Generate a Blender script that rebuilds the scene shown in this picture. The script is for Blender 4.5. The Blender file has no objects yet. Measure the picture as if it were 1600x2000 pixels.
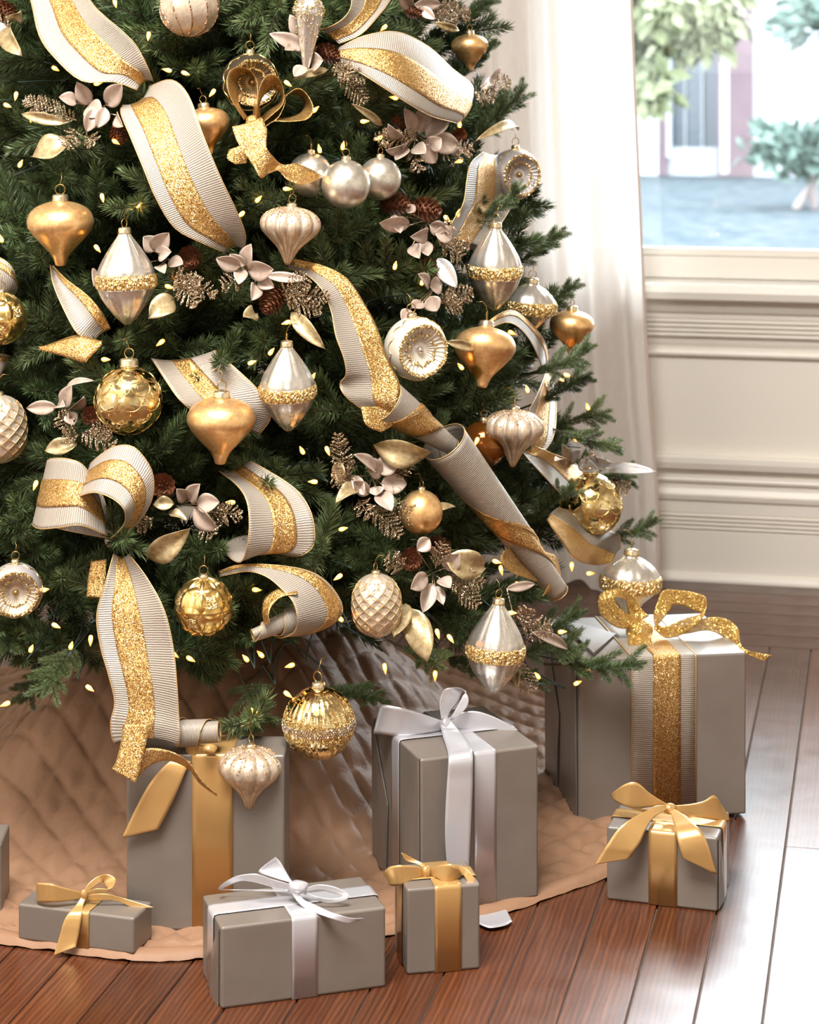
import bpy, bmesh, math, random
import numpy as np
from mathutils import Vector, Matrix, noise

random.seed(7)
rng = np.random.default_rng(7)
scene = bpy.context.scene
COL = scene.collection
PI = math.pi

# ------------------------------------------------------------------ camera
F = 4200.0            # focal length in pixels of the 1600 x 2000 frame
CH = 1.2              # camera height
HY = 120.0            # horizon row (level camera, lens shifted down)
cam = bpy.data.cameras.new('camera')
cam.sensor_fit = 'HORIZONTAL'
cam.sensor_width = 36.0
cam.lens = F / 1600 * 36.0
cam.shift_y = -(1000 - HY) / 1600
cam.dof.use_dof = True
cam.dof.focus_distance = 3.05
cam.dof.aperture_fstop = 9.0
camo = bpy.data.objects.new('camera', cam)
camo.location = (0, 0, CH)
camo.rotation_euler = (PI / 2, 0, 0)
COL.objects.link(camo)
scene.camera = camo

# ------------------------------------------------------------------ light
world = bpy.data.worlds.new('overcast_sky')
scene.world = world
world.use_nodes = True
bg = world.node_tree.nodes['Background']
bg.inputs['Color'].default_value = (0.90, 0.96, 1.0, 1)
bg.inputs['Strength'].default_value = 18.0

TH = math.radians(12.55)          # the room is turned this much against the camera
U = Vector((math.cos(TH), -math.sin(TH), 0))
V = Vector((math.sin(TH), math.cos(TH), 0))
def W(u, v, z=0.0):
    return U * u + V * v + Vector((0, 0, z))

def area(name, loc, target, sx, sy, power, color=(1, 1, 1)):
    l = bpy.data.lights.new(name, 'AREA')
    l.shape = 'RECTANGLE'; l.size = sx; l.size_y = sy
    l.energy = power; l.color = color
    o = bpy.data.objects.new(name, l)
    o.location = loc
    o.rotation_euler = (Vector(target) - Vector(loc)).to_track_quat('-Z', 'Y').to_euler()
    COL.objects.link(o)
    return o
# daylight of the room's other windows (left wall and the wall behind the camera)
area('daylight_window_behind_camera', (-1.55, -1.6, 2.05), (-0.1, 3.2, 0.6), 1.5, 1.9, 14, (1.0, 0.985, 0.95))
area('daylight_window_left_wall', (-2.55, 1.5, 1.75), (-0.2, 3.2, 0.7), 1.2, 1.9, 22, (1.0, 0.985, 0.95))
# the ceiling lamp of the room
area('ceiling_lamp_light', (-0.5, 1.5, 3.2), (-0.5, 1.5, 0.0), 1.5, 1.5, 218, (1.0, 0.985, 0.955))
# portal in the garden window, guides the sky light into the room
pl = bpy.data.lights.new('garden_window_portal', 'AREA')
pl.shape = 'RECTANGLE'; pl.size = 1.22; pl.size_y = 1.75
pl.cycles.is_portal = True
plo = bpy.data.objects.new('garden_window_portal', pl)
plo.location = W(-0.21, 5.20, 1.64)
plo.rotation_euler = (-V).to_track_quat('-Z', 'Y').to_euler()
COL.objects.link(plo)

scene.view_settings.view_transform = 'Standard'
scene.view_settings.look = 'None'
scene.view_settings.gamma = 1.0
scene.view_settings.use_curve_mapping = False
scene.view_settings.exposure = 0.3
scene.cycles.max_bounces = 7
scene.cycles.diffuse_bounces = 3
scene.cycles.glossy_bounces = 3
scene.cycles.caustics_reflective = False
scene.cycles.caustics_refractive = False

# ------------------------------------------------------------------ materials
def srgb(r, g, b):
    def f(c):
        c /= 255.0
        return c / 12.92 if c <= 0.04045 else ((c + 0.055) / 1.055) ** 2.4
    return (f(r), f(g), f(b), 1.0)

class NT:
    def __init__(s, name):
        s.m = bpy.data.materials.new(name); s.m.use_nodes = True
        s.t = s.m.node_tree; s.n = s.t.nodes; s.b = s.n['Principled BSDF']; s.out = s.n['Material Output']
    def add(s, kind, **kw):
        x = s.n.new(kind)
        for k, v in kw.items():
            if k.startswith('i_'):
                k2 = k[2:].replace('_', ' ')
                x.inputs[k2].default_value = v
            else:
                setattr(x, k, v)
        return x
    def link(s, a, b): s.t.links.new(a, b)
    def set(s, **kw):
        for k, v in kw.items(): s.b.inputs[k.replace('_', ' ')].default_value = v
    def coords(s, which='Object', scale=None):
        tc = s.add('ShaderNodeTexCoord')
        if scale is None: return tc.outputs[which]
        mp = s.add('ShaderNodeMapping'); mp.inputs['Scale'].default_value = scale
        s.link(tc.outputs[which], mp.inputs['Vector']); return mp.outputs['Vector']
    def noise(s, vec, scale, detail=3, rough=0.5):
        x = s.add('ShaderNodeTexNoise'); x.inputs['Scale'].default_value = scale
        x.inputs['Detail'].default_value = detail; x.inputs['Roughness'].default_value = rough
        if vec is not None: s.link(vec, x.inputs['Vector'])
        return x
    def ramp(s, fac, stops):
        x = s.add('ShaderNodeValToRGB')
        e = x.color_ramp.elements
        while len(e) < len(stops): e.new(0.5)
        for i, (p, c) in enumerate(stops):
            e[i].position = p; e[i].color = c
        s.link(fac, x.inputs['Fac']); return x.outputs['Color']
    def bump(s, h, strength, dist, normal=None):
        x = s.add('ShaderNodeBump'); x.inputs['Strength'].default_value = strength
        x.inputs['Distance'].default_value = dist; s.link(h, x.inputs['Height'])
        if normal is not None: s.link(normal, x.inputs['Normal'])
        return x.outputs['Normal']
    def glitter(s, vec, scale, amount):
        """every grain gets its own facet direction"""
        v = s.add('ShaderNodeTexVoronoi'); v.inputs['Scale'].default_value = scale
        s.link(vec, v.inputs['Vector'])
        sub = s.add('ShaderNodeVectorMath', operation='SUBTRACT'); sub.inputs[1].default_value = (0.5, 0.5, 0.5)
        s.link(v.outputs['Color'], sub.inputs[0])
        sc = s.add('ShaderNodeVectorMath', operation='SCALE'); sc.inputs['Scale'].default_value = amount
        s.link(sub.outputs[0], sc.inputs[0])
        g = s.add('ShaderNodeNewGeometry')
        ad = s.add('ShaderNodeVectorMath', operation='ADD'); s.link(g.outputs['Normal'], ad.inputs[0]); s.link(sc.outputs[0], ad.inputs[1])
        nm = s.add('ShaderNodeVectorMath', operation='NORMALIZE'); s.link(ad.outputs[0], nm.inputs[0])
        s.link(nm.outputs[0], s.b.inputs['Normal'])
        return v

def simple(name, col, rough=0.5, metal=0.0, **kw):
    n = NT(name); n.set(Base_Color=col, Roughness=rough, Metallic=metal, **kw); return n.m

M = {}
def m_needle():
    n = NT('fir_needle')
    g = n.add('ShaderNodeNewGeometry'); oi = n.add('ShaderNodeObjectInfo')
    mx = n.add('ShaderNodeMath', operation='MULTIPLY_ADD'); mx.inputs[1].default_value = 0.62
    n.link(g.outputs['Random Per Island'], mx.inputs[0])
    m2 = n.add('ShaderNodeMath', operation='MULTIPLY'); m2.inputs[1].default_value = 0.38
    n.link(oi.outputs['Random'], m2.inputs[0]); n.link(m2.outputs[0], mx.inputs[2])
    c = n.ramp(mx.outputs[0], [(0.0, srgb(50, 66, 36)), (0.55, srgb(86, 104, 62)), (1.0, srgb(136, 146, 100))])
    n.link(c, n.b.inputs['Base Color']); n.set(Roughness=0.42)
    return n.m
M['needle'] = m_needle()
M['stem'] = simple('twig_bark', srgb(62, 52, 34), 0.8)
M['trunk'] = simple('tree_pole', srgb(48, 52, 38), 0.6)

def m_ribbon():
    n = NT('champagne_ribbed_fabric')
    tc = n.add('ShaderNodeTexCoord'); sp = n.add('ShaderNodeSeparateXYZ'); n.link(tc.outputs['UV'], sp.inputs[0])
    mu = n.add('ShaderNodeMath', operation='MULTIPLY'); mu.inputs[1].default_value = 2 * PI / 0.0031
    n.link(sp.outputs['Y'], mu.inputs[0])
    nz = n.noise(tc.outputs['UV'], 160, 2)
    ad = n.add('ShaderNodeMath', operation='MULTIPLY_ADD'); ad.inputs[1].default_value = 3.0
    n.link(nz.outputs['Fac'], ad.inputs[0]); n.link(mu.outputs[0], ad.inputs[2])
    si = n.add('ShaderNodeMath', operation='SINE'); n.link(ad.outputs[0], si.inputs[0])
    ma = n.add('ShaderNodeMapRange'); ma.inputs['From Min'].default_value = -1; ma.inputs['From Max'].default_value = 1
    n.link(si.outputs[0], ma.inputs['Value'])
    c = n.ramp(ma.outputs[0], [(0.0, srgb(145, 132, 118)), (1.0, srgb(184, 174, 161))])
    n.link(c, n.b.inputs['Base Color'])
    n.link(n.bump(ma.outputs[0], 0.55, 0.0009), n.b.inputs['Normal'])
    n.set(Roughness=0.42, Metallic=0.2)
    return n.m
M['ribbon'] = m_ribbon()

def m_glitter(name, col, lo, scale=900, amount=1.15, rough=0.34, coords='Object'):
    n = NT(name)
    v = n.glitter(n.coords(coords), scale, amount)
    sp = n.add('ShaderNodeSeparateColor'); n.link(v.outputs['Color'], sp.inputs[0])
    c = n.ramp(sp.outputs['Blue'], [(0.0, lo), (0.55, col), (0.93, col), (1.0, (0.95, 0.84, 0.58, 1))])
    n.link(c, n.b.inputs['Base Color']); n.set(Roughness=rough, Metallic=0.85)
    return n.m
M['glitter'] = m_glitter('gold_glitter', srgb(208, 165, 100), srgb(158, 116, 58), 1200, 0.85, 0.4)
M['grain'] = m_glitter('gold_glitter_grains', srgb(240, 210, 146), srgb(190, 146, 76), 620, 1.1, 0.3)
M['rosegrain'] = m_glitter('rose_gold_glitter_grains', srgb(222, 178, 142), srgb(160, 112, 80), 620, 1.2, 0.3)
M['goldthread'] = simple('gold_thread', srgb(214, 176, 120), 0.4, 0.6)

def m_mottle(name, a, b, rough, metal, scale=55, lo=0.42, hi=0.62, spots=None, r2=None):
    n = NT(name)
    co = n.coords('Object')
    nz = n.noise(co, scale, 6, 0.65)
    c = n.ramp(nz.outputs['Fac'], [(lo, a), (hi, b)])
    if spots:
        v2 = n.noise(co, 22, 2)
        k = n.ramp(v2.outputs['Fac'], [(0.63, (0, 0, 0, 1)), (0.70, (1, 1, 1, 1))])
        mx = n.add('ShaderNodeMixRGB'); n.link(k, mx.inputs['Fac']); n.link(c, mx.inputs['Color1'])
        mx.inputs['Color2'].default_value = spots; c = mx.outputs['Color']
    n.link(c, n.b.inputs['Base Color'])
    n.set(Roughness=rough, Metallic=metal)
    if r2 is not None:
        rr = n.ramp(nz.outputs['Fac'], [(lo, (rough,) * 3 + (1,)), (hi, (r2,) * 3 + (1,))])
        n.link(rr, n.b.inputs['Roughness'])
    return n.m
M['mattegold'] = m_mottle('matte_gold_foil', srgb(246, 206, 148), srgb(226, 172, 106), 0.36, 0.75, 150, 0.35, 0.68, srgb(176, 128, 54))
M['silver'] = m_mottle('antique_silver_glass', srgb(226, 220, 210), srgb(192, 182, 168), 0.24, 0.8, 70, 0.4, 0.66, None, 0.42)
M['silverball'] = m_mottle('brushed_silver_foil', srgb(226, 220, 206), srgb(194, 186, 170), 0.33, 0.85, 130, 0.35, 0.7)
M['mercury'] = m_mottle('gold_mercury_glass', srgb(238, 218, 166), srgb(192, 160, 98), 0.08, 1.0, 85, 0.5, 0.56, None, 0.5)
M['goldsmooth'] = m_mottle('polished_gold', srgb(236, 204, 132), srgb(222, 184, 104), 0.22, 0.95, 20)
M['amber'] = simple('amber_glass', srgb(120, 70, 24), 0.08, 0.6)
M['champ'] = m_mottle('frosted_champagne_glass', srgb(226, 212, 192), srgb(196, 174, 148), 0.30, 0.6, 80, 0.4, 0.64, None, 0.5)
M['pearl'] = simple('pearl_white_lacquer', srgb(234, 224, 206), 0.3, 0.3)
M['lavender'] = simple('pale_silver_enamel', srgb(206, 198, 196), 0.3, 0.5)
M['smoke'] = simple('smoky_silver_glass', srgb(138, 126, 104), 0.16, 0.85)
M['cap'] = simple('champagne_metal_cap', srgb(232, 214, 176), 0.25, 0.9)
M['hook'] = simple('gold_wire', srgb(170, 138, 84), 0.35, 0.9)
M['stone'] = simple('rhinestones', srgb(226, 216, 206), 0.12, 0.9)

def m_leaf(name, a, b, metal, rough, scale=60):
    n = NT(name)
    tc = n.add('ShaderNodeTexCoord')
    nz = n.noise(tc.outputs['Object'], scale, 4)
    c = n.ramp(nz.outputs['Fac'], [(0.3, a), (0.75, b)])
    n.link(c, n.b.inputs['Base Color'])
    n.link(n.bump(nz.outputs['Fac'], 0.35, 0.002), n.b.inputs['Normal'])
    n.set(Roughness=rough, Metallic=metal)
    return n.m
M['leaf'] = m_leaf('champagne_velvet_leaf', srgb(170, 146, 130), srgb(204, 184, 168), 0.2, 0.42)
M['goldleaf'] = m_leaf('antique_gold_leaf', srgb(160, 136, 92), srgb(208, 188, 148), 0.55, 0.42, 120)
M['foil'] = m_leaf('silver_foil_leaf', srgb(206, 202, 200), srgb(238, 234, 230), 0.4, 0.36, 90)
M['fern'] = m_glitter('champagne_glitter_fern', srgb(198, 172, 140), srgb(122, 98, 72), 700, 1.0, 0.35)
M['cone'] = m_leaf('pine_cone_scale', srgb(84, 46, 30), srgb(158, 102, 68), 0.0, 0.5, 160)

def m_bulb():
    n = NT('warm_mini_bulb')
    n.set(Base_Color=(1, 0.72, 0.38, 1), Roughness=0.08)
    n.b.inputs['Emission Color'].default_value = (1.0, 0.36, 0.07, 1)
    n.b.inputs['Emission Strength'].default_value = 1.2
    tr = n.add('ShaderNodeBsdfTransparent'); tr.inputs['Color'].default_value = (1, 0.82, 0.55, 1)
    mx = n.add('ShaderNodeMixShader'); mx.inputs[0].default_value = 0.45
    n.link(n.b.outputs[0], mx.inputs[1]); n.link(tr.outputs[0], mx.inputs[2]); n.link(mx.outputs[0], n.out.inputs['Surface'])
    return n.m
M['bulb'] = m_bulb()
def m_filament():
    n = NT('glowing_filament'); n.set(Base_Color=(1, 0.8, 0.5, 1))
    n.b.inputs['Emission Color'].default_value = (1.0, 0.56, 0.2, 1)
    n.b.inputs['Emission Strength'].default_value = 75.0
    return n.m
M['filament'] = m_filament()
M['socket'] = simple('green_plastic', srgb(34, 72, 54), 0.4)
M['cord'] = simple('green_cord', srgb(22, 44, 34), 0.6)

def m_paper():
    n = NT('taupe_pearl_wrapping_paper')
    nz = n.noise(n.coords('Object'), 9, 3)
    c = n.ramp(nz.outputs['Fac'], [(0.3, srgb(116, 106, 97)), (0.7, srgb(126, 116, 107))])
    n.link(c, n.b.inputs['Base Color'])
    n.link(n.bump(nz.outputs['Fac'], 0.25, 0.01), n.b.inputs['Normal'])
    n.set(Roughness=0.42, Metallic=0.08, Coat_Weight=0.25, Coat_Roughness=0.3)
    return n.m
M['paper'] = m_paper()
M['flapshade'] = simple('painted_flap_shade', srgb(60, 54, 50), 0.7)  # dark colour painted as shade round the paper flaps

def m_satin(name, col, metal=0.45, rough=0.27):
    n = NT(name)
    tc = n.add('ShaderNodeTexCoord')
    mp = n.add('ShaderNodeMapping'); mp.inputs['Scale'].default_value = (1.2, 900, 1)
    n.link(tc.outputs['UV'], mp.inputs['Vector'])
    nz = n.noise(mp.outputs['Vector'], 1.0, 1)
    n.link(n.bump(nz.outputs['Fac'], 0.05, 0.0004), n.b.inputs['Normal'])
    n.set(Base_Color=col, Roughness=rough, Metallic=metal)
    return n.m
M['satin_silver'] = m_satin('silver_satin', srgb(206, 205, 210))
M['satin_gold'] = m_satin('gold_satin', srgb(202, 161, 102))
def m_sheer():
    n = NT('sheer_gold_mesh')
    v = n.glitter(n.coords('Object'), 620, 1.0)
    n.set(Base_Color=srgb(220, 178, 100), Roughness=0.35, Metallic=0.7)
    tr = n.add('ShaderNodeBsdfTransparent'); mx = n.add('ShaderNodeMixShader'); mx.inputs[0].default_value = 0.2
    n.link(n.b.outputs[0], mx.inputs[1]); n.link(tr.outputs[0], mx.inputs[2]); n.link(mx.outputs[0], n.out.inputs['Surface'])
    return n.m
M['sheer'] = m_sheer()

def m_skirt():
    n = NT('copper_satin_quilt')
    co = n.coords('Object')
    nz = n.noise(co, 26, 5, 0.6)
    n.link(n.bump(nz.outputs['Fac'], 0.35, 0.008), n.b.inputs['Normal'])
    n.set(Base_Color=srgb(150, 114, 88), Roughness=0.55, Metallic=0.0)
    n.b.inputs['Specular IOR Level'].default_value = 0.3
    return n.m
M['skirt'] = m_skirt()

def m_wood():
    n = NT('varnished_heart_pine')
    tc = n.add('ShaderNodeTexCoord'); oi = n.add('ShaderNodeObjectInfo')
    cb = n.add('ShaderNodeCombineXYZ'); mu = n.add('ShaderNodeMath', operation='MULTIPLY'); mu.inputs[1].default_value = 37
    n.link(oi.outputs['Random'], mu.inputs[0]); n.link(mu.outputs[0], cb.inputs['X']); n.link(mu.outputs[0], cb.inputs['Y'])
    ad = n.add('ShaderNodeVectorMath', operation='ADD'); n.link(tc.outputs['Object'], ad.inputs[0]); n.link(cb.outputs[0], ad.inputs[1])
    mp = n.add('ShaderNodeMapping'); mp.inputs['Scale'].default_value = (0.8, 46, 46); n.link(ad.outputs[0], mp.inputs['Vector'])
    nz = n.noise(mp.outputs['Vector'], 3.2, 5, 0.6)
    wv = n.add('ShaderNodeTexWave', wave_type='BANDS', bands_direction='Y')
    mp2 = n.add('ShaderNodeMapping'); mp2.inputs['Scale'].default_value = (0.25, 1, 1); n.link(ad.outputs[0], mp2.inputs['Vector'])
    n.link(mp2.outputs['Vector'], wv.inputs['Vector']); wv.inputs['Scale'].default_value = 42; wv.inputs['Distortion'].default_value = 5; wv.inputs['Detail'].default_value = 2
    mx = n.add('ShaderNodeMixRGB'); mx.inputs['Fac'].default_value = 0.2; n.link(nz.outputs['Fac'], mx.inputs['Color1']); n.link(wv.outputs['Color'], mx.inputs['Color2'])
    c = n.ramp(mx.outputs['Color'], [(0.2, srgb(48, 25, 14)), (0.55, srgb(88, 48, 28)), (0.9, srgb(124, 74, 44))])
    hs = n.add('ShaderNodeHueSaturation'); n.link(c, hs.inputs['Color'])
    mr = n.add('ShaderNodeMapRange'); mr.inputs['To Min'].default_value = 0.75; mr.inputs['To Max'].default_value = 1.25
    n.link(oi.outputs['Random'], mr.inputs['Value']); n.link(mr.outputs[0], hs.inputs['Value'])
    n.link(hs.outputs[0], n.b.inputs['Base Color'])
    n2 = n.noise(tc.outputs['Object'], 14, 4)
    r = n.ramp(n2.outputs['Fac'], [(0.3, (0.27,) * 3 + (1,)), (0.8, (0.42,) * 3 + (1,))])
    n.link(r, n.b.inputs['Roughness'])
    n.link(n.bump(n2.outputs['Fac'], 0.06, 0.01), n.b.inputs['Normal'])
    n.set(**{'Coat_Weight': 0.12, 'Coat_Roughness': 0.2})
    return n.m
M['wood'] = m_wood()
M['gap'] = simple('dusty_floor_joint', srgb(150, 140, 132), 0.9)

def m_paint(name, col):
    n = NT(name)
    nz = n.noise(n.coords('Object'), 7, 3)
    n.link(n.bump(nz.outputs['Fac'], 0.08, 0.01), n.b.inputs['Normal'])
    n.set(Base_Color=col, Roughness=0.42); return n.m
M['paint'] = m_paint('cream_gloss_paint', srgb(236, 229, 218))
M['plaster'] = m_paint('warm_white_plaster', srgb(226, 218, 206))

def m_curtain():
    n = NT('white_sheer_linen')
    tc = n.add('ShaderNodeTexCoord')
    mp = n.add('ShaderNodeMapping'); mp.inputs['Scale'].default_value = (300, 24, 1); n.link(tc.outputs['UV'], mp.inputs['Vector'])
    nz = n.noise(mp.outputs['Vector'], 1.0, 3)
    c = n.ramp(nz.outputs['Fac'], [(0.3, srgb(238, 230, 224)), (0.7, srgb(250, 245, 240))])
    d = n.add('ShaderNodeBsdfDiffuse'); t = n.add('ShaderNodeBsdfTranslucent'); tr = n.add('ShaderNodeBsdfTransparent')
    n.link(c, d.inputs['Color']); n.link(c, t.inputs['Color'])
    m1 = n.add('ShaderNodeMixShader'); m1.inputs[0].default_value = 0.36
    n.link(d.outputs[0], m1.inputs[1]); n.link(t.outputs[0], m1.inputs[2])
    m2 = n.add('ShaderNodeMixShader'); m2.inputs[0].default_value = 0.08
    n.link(m1.outputs[0], m2.inputs[1]); n.link(tr.outputs[0], m2.inputs[2])
    n.link(m2.outputs[0], n.out.inputs['Surface']); return n.m
M['curtain'] = m_curtain()
M['hem'] = simple('linen_hem', srgb(214, 196, 184), 0.8)
def m_glass():
    n = NT('window_glass')
    g = n.add('ShaderNodeBsdfGlossy'); g.inputs['Roughness'].default_value = 0.02
    t = n.add('ShaderNodeBsdfTransparent'); t.inputs['Color'].default_value = (0.97, 0.99, 1.0, 1)
    fr = n.add('ShaderNodeFresnel'); fr.inputs['IOR'].default_value = 1.4
    mx = n.add('ShaderNodeMixShader'); n.link(fr.outputs[0], mx.inputs[0]); n.link(t.outputs[0], mx.inputs[1]); n.link(g.outputs[0], mx.inputs[2])
    n.link(mx.outputs[0], n.out.inputs['Surface']); return n.m
M['glass'] = m_glass()
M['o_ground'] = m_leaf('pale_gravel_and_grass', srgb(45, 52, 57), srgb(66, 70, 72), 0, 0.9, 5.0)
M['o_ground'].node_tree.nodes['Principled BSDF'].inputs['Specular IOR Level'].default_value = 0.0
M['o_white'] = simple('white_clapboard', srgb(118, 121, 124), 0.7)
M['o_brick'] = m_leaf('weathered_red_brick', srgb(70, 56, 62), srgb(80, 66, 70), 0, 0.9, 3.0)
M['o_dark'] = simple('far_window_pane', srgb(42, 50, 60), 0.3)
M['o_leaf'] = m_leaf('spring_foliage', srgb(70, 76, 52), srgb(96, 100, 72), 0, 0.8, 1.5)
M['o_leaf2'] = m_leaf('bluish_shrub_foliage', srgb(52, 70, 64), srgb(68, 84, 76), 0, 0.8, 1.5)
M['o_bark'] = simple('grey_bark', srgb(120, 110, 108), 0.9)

# ------------------------------------------------------------------ helpers
def px(x, y, d):
    """point that the photograph shows at (x, y), d metres in front of the camera plane"""
    return Vector(((x - 800) / F * d, d, CH - (y - HY) / F * d))
def to_px(p):
    return (800 + p[0] / p[1] * F, HY + (CH - p[2]) / p[1] * F)
def floor_pt(x, y, z=0.0):
    return px(x, y, (CH - z) * F / (y - HY))

TX, TY = -0.32, 3.64                 # tree axis
def r_tip(z): return 0.745 - 0.21 * z
def surf(x, y):
    """depth of the outer layer of the tree along that line of sight"""
    a, b = (x - 800) / F, (y - HY) / F
    best, bd = 9, TY
    d = 2.4
    while d < TY:
        z = max(0.15, CH - b * d)
        g = math.hypot(a * d - TX, d - TY) - (r_tip(z) - 0.05)
        if g <= 0: return d
        if g < best: best, bd = g, d
        d += 0.005
    return bd
def on(x, y, o=0.0):
    return px(x, y, surf(x, y) - o)

def props(o, label, cat, group=None):
    o['label'] = label; o['category'] = cat
    if group: o['group'] = group
    return o
def thing(name, label, cat, loc=(0, 0, 0), group=None, rot=None):
    e = bpy.data.objects.new(name, None)
    e.empty_display_size = 0.02
    e.location = loc
    if rot is not None: e.rotation_euler = rot
    COL.objects.link(e)
    return props(e, label, cat, group)
def mesh(name, verts, faces, mat, smooth=True, uv=None):
    me = bpy.data.meshes.new(name)
    me.from_pydata([tuple(v) for v in verts], [], faces)
    if uv is not None:
        l = me.uv_layers.new(name='UVMap')
        vi = np.empty(len(me.loops), dtype=np.int32); me.loops.foreach_get('vertex_index', vi)
        l.data.foreach_set('uv', np.asarray(uv, dtype=np.float32)[vi].ravel())
    me.materials.append(mat)
    if smooth: me.polygons.foreach_set('use_smooth', [True] * len(me.polygons))
    me.update()
    return me
def link(name, me, parent=None, loc=None):
    o = bpy.data.objects.new(name, me); COL.objects.link(o)
    if parent is not None: o.parent = parent
    if loc is not None: o.location = loc
    return o
def part(parent, name, verts, faces, mat, smooth=True, uv=None, world=True, thick=0.0, holder=None):
    """a child mesh; verts in world space are moved into the space of the (unrotated) parent"""
    if world:
        base = Vector(parent.location)
        if holder is not None: base = base   # sub-parts sit under a part placed at its thing's origin
        verts = [Vector(v) - base for v in verts]
    o = link(name, mesh(name, verts, faces, mat, smooth, uv), holder if holder is not None else parent)
    if thick:
        s = o.modifiers.new('thickness', 'SOLIDIFY'); s.thickness = thick; s.offset = 0
    return o
def grid_faces(nr, nc, wrap=False):
    f = []
    for i in range(nr - 1):
        for j in range(nc if wrap else nc - 1):
            k = (j + 1) % nc
            f.append((i * nc + j, i * nc + k, (i + 1) * nc + k, (i + 1) * nc + j))
    return f
def box_mesh(x0, x1, y0, y1, z0, z1, bev=0.0, seg=1):
    bm = bmesh.new()
    bmesh.ops.create_cube(bm, size=1)
    for v in bm.verts:
        v.co = Vector(((x0 + x1) / 2 + v.co.x * (x1 - x0), (y0 + y1) / 2 + v.co.y * (y1 - y0), (z0 + z1) / 2 + v.co.z * (z1 - z0)))
    if bev: bmesh.ops.bevel(bm, geom=list(bm.edges), offset=bev, segments=seg, affect='EDGES', profile=0.6)
    vs = [v.co.copy() for v in bm.verts]; bm.verts.index_update()
    fs = [tuple(v.index for v in f.verts) for f in bm.faces]
    bm.free(); return vs, fs
def tube(pts, r, n=6, closed=False):
    pts = [Vector(p) for p in pts]
    vs, fs = [], []
    m = len(pts)
    ref = Vector((0.31, 0.2, 0.93))
    for i, p in enumerate(pts):
        a = pts[(i - 1) % m] if closed or i > 0 else p
        b = pts[(i + 1) % m] if closed or i < m - 1 else p
        t = (b - a)
        t = t.normalized() if t.length > 1e-9 else Vector((0, 0, 1))
        x = t.cross(ref)
        if x.length < 1e-3: x = t.cross(Vector((1, 0, 0)))
        x.normalize(); y = t.cross(x)
        rr = r[i] if isinstance(r, (list, tuple)) else r
        for k in range(n):
            an = 2 * PI * k / n
            vs.append(p + x * rr * math.cos(an) + y * rr * math.sin(an))
    rows = m if closed else m - 1
    for i in range(rows):
        i2 = (i + 1) % m
        for k in range(n):
            k2 = (k + 1) % n
            fs.append((i * n + k, i * n + k2, i2 * n + k2, i2 * n + k))
    if not closed:
        fs.append(tuple(range(n - 1, -1, -1))); fs.append(tuple((m - 1) * n + k for k in range(n)))
    return vs, fs
def merge(parts_):
    V_, F_ = [], []
    for v, f in parts_:
        o = len(V_); V_ += list(v); F_ += [tuple(i + o for i in q) for q in f]
    return V_, F_
def lathe(prof, n=48, fn=None, caps=True):
    """prof: (r, z) from bottom to top around Z; fn(theta, r, z) -> r"""
    vs, fs = [], []
    for r, z in prof:
        for k in range(n):
            t = 2 * PI * k / n
            rr = fn(t, r, z) if fn else r
            vs.append(Vector((rr * math.cos(t), rr * math.sin(t), z)))
    fs = grid_faces(len(prof), n, True)
    if not caps: return vs, fs
    fs.append(tuple(range(n - 1, -1, -1))); o = (len(prof) - 1) * n
    fs.append(tuple(o + k for k in range(n)))
    return vs, fs
def cr(pts, per=8):
    """catmull-rom through the points"""
    P = [np.asarray(p, dtype=float) for p in pts]
    out = []
    for i in range(len(P) - 1):
        p0 = P[i - 1] if i else 2 * P[0] - P[1]
        p1, p2 = P[i], P[i + 1]
        p3 = P[i + 2] if i + 2 < len(P) else 2 * P[-1] - P[-2]
        for k in range(per):
            t = k / per
            out.append(0.5 * ((2 * p1) + (-p0 + p2) * t + (2 * p0 - 5 * p1 + 4 * p2 - p3) * t * t + (-p0 + 3 * p1 - 3 * p2 + p3) * t ** 3))
    out.append(P[-1])
    return np.array(out)

def strip(A, B, nu=10, per=8, bulge=0.0):
    """ruled cloth strip between two edge curves; returns grid (n, nu+1, 3), normals, uv"""
    a, b = cr(A, per), cr(B, per)
    us = np.linspace(0, 1, nu + 1)
    G = a[:, None, :] * (1 - us)[None, :, None] + b[:, None, :] * us[None, :, None]
    dv = np.gradient(G, axis=0); du = np.gradient(G, axis=1)
    Nn = np.cross(du, dv); ln = np.linalg.norm(Nn, axis=2, keepdims=True); Nn = Nn / np.maximum(ln, 1e-9)
    if bulge:
        G = G + Nn * (bulge * (1 - (2 * us - 1) ** 2))[None, :, None]
    mid = G[:, nu // 2, :]
    L = np.concatenate([[0], np.cumsum(np.linalg.norm(np.diff(mid, axis=0), axis=1))])
    w = np.linalg.norm(b - a, axis=1).max()
    uv = np.zeros((G.shape[0], nu + 1, 2)); uv[:, :, 0] = us[None, :] * w; uv[:, :, 1] = L[:, None]
    return G, Nn, uv
def add_strip(root, name, G, uv, mat, thick=0.0006):
    n, m, _ = G.shape
    return part(root, name, [Vector(p) for p in G.reshape(-1, 3)], grid_faces(n, m), mat, True, uv.reshape(-1, 2), True, thick)
def facing(G, Nn):
    """+1 when the strip's normal looks at the camera where the strip is nearest to it"""
    i = int(np.argmin(G[:, G.shape[1] // 2, 1]))
    p, nn = G[i, G.shape[1] // 2], Nn[i, G.shape[1] // 2]
    return 1.0 if np.dot(np.array([0, 0, CH]) - p, nn) > 0 else -1.0
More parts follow.
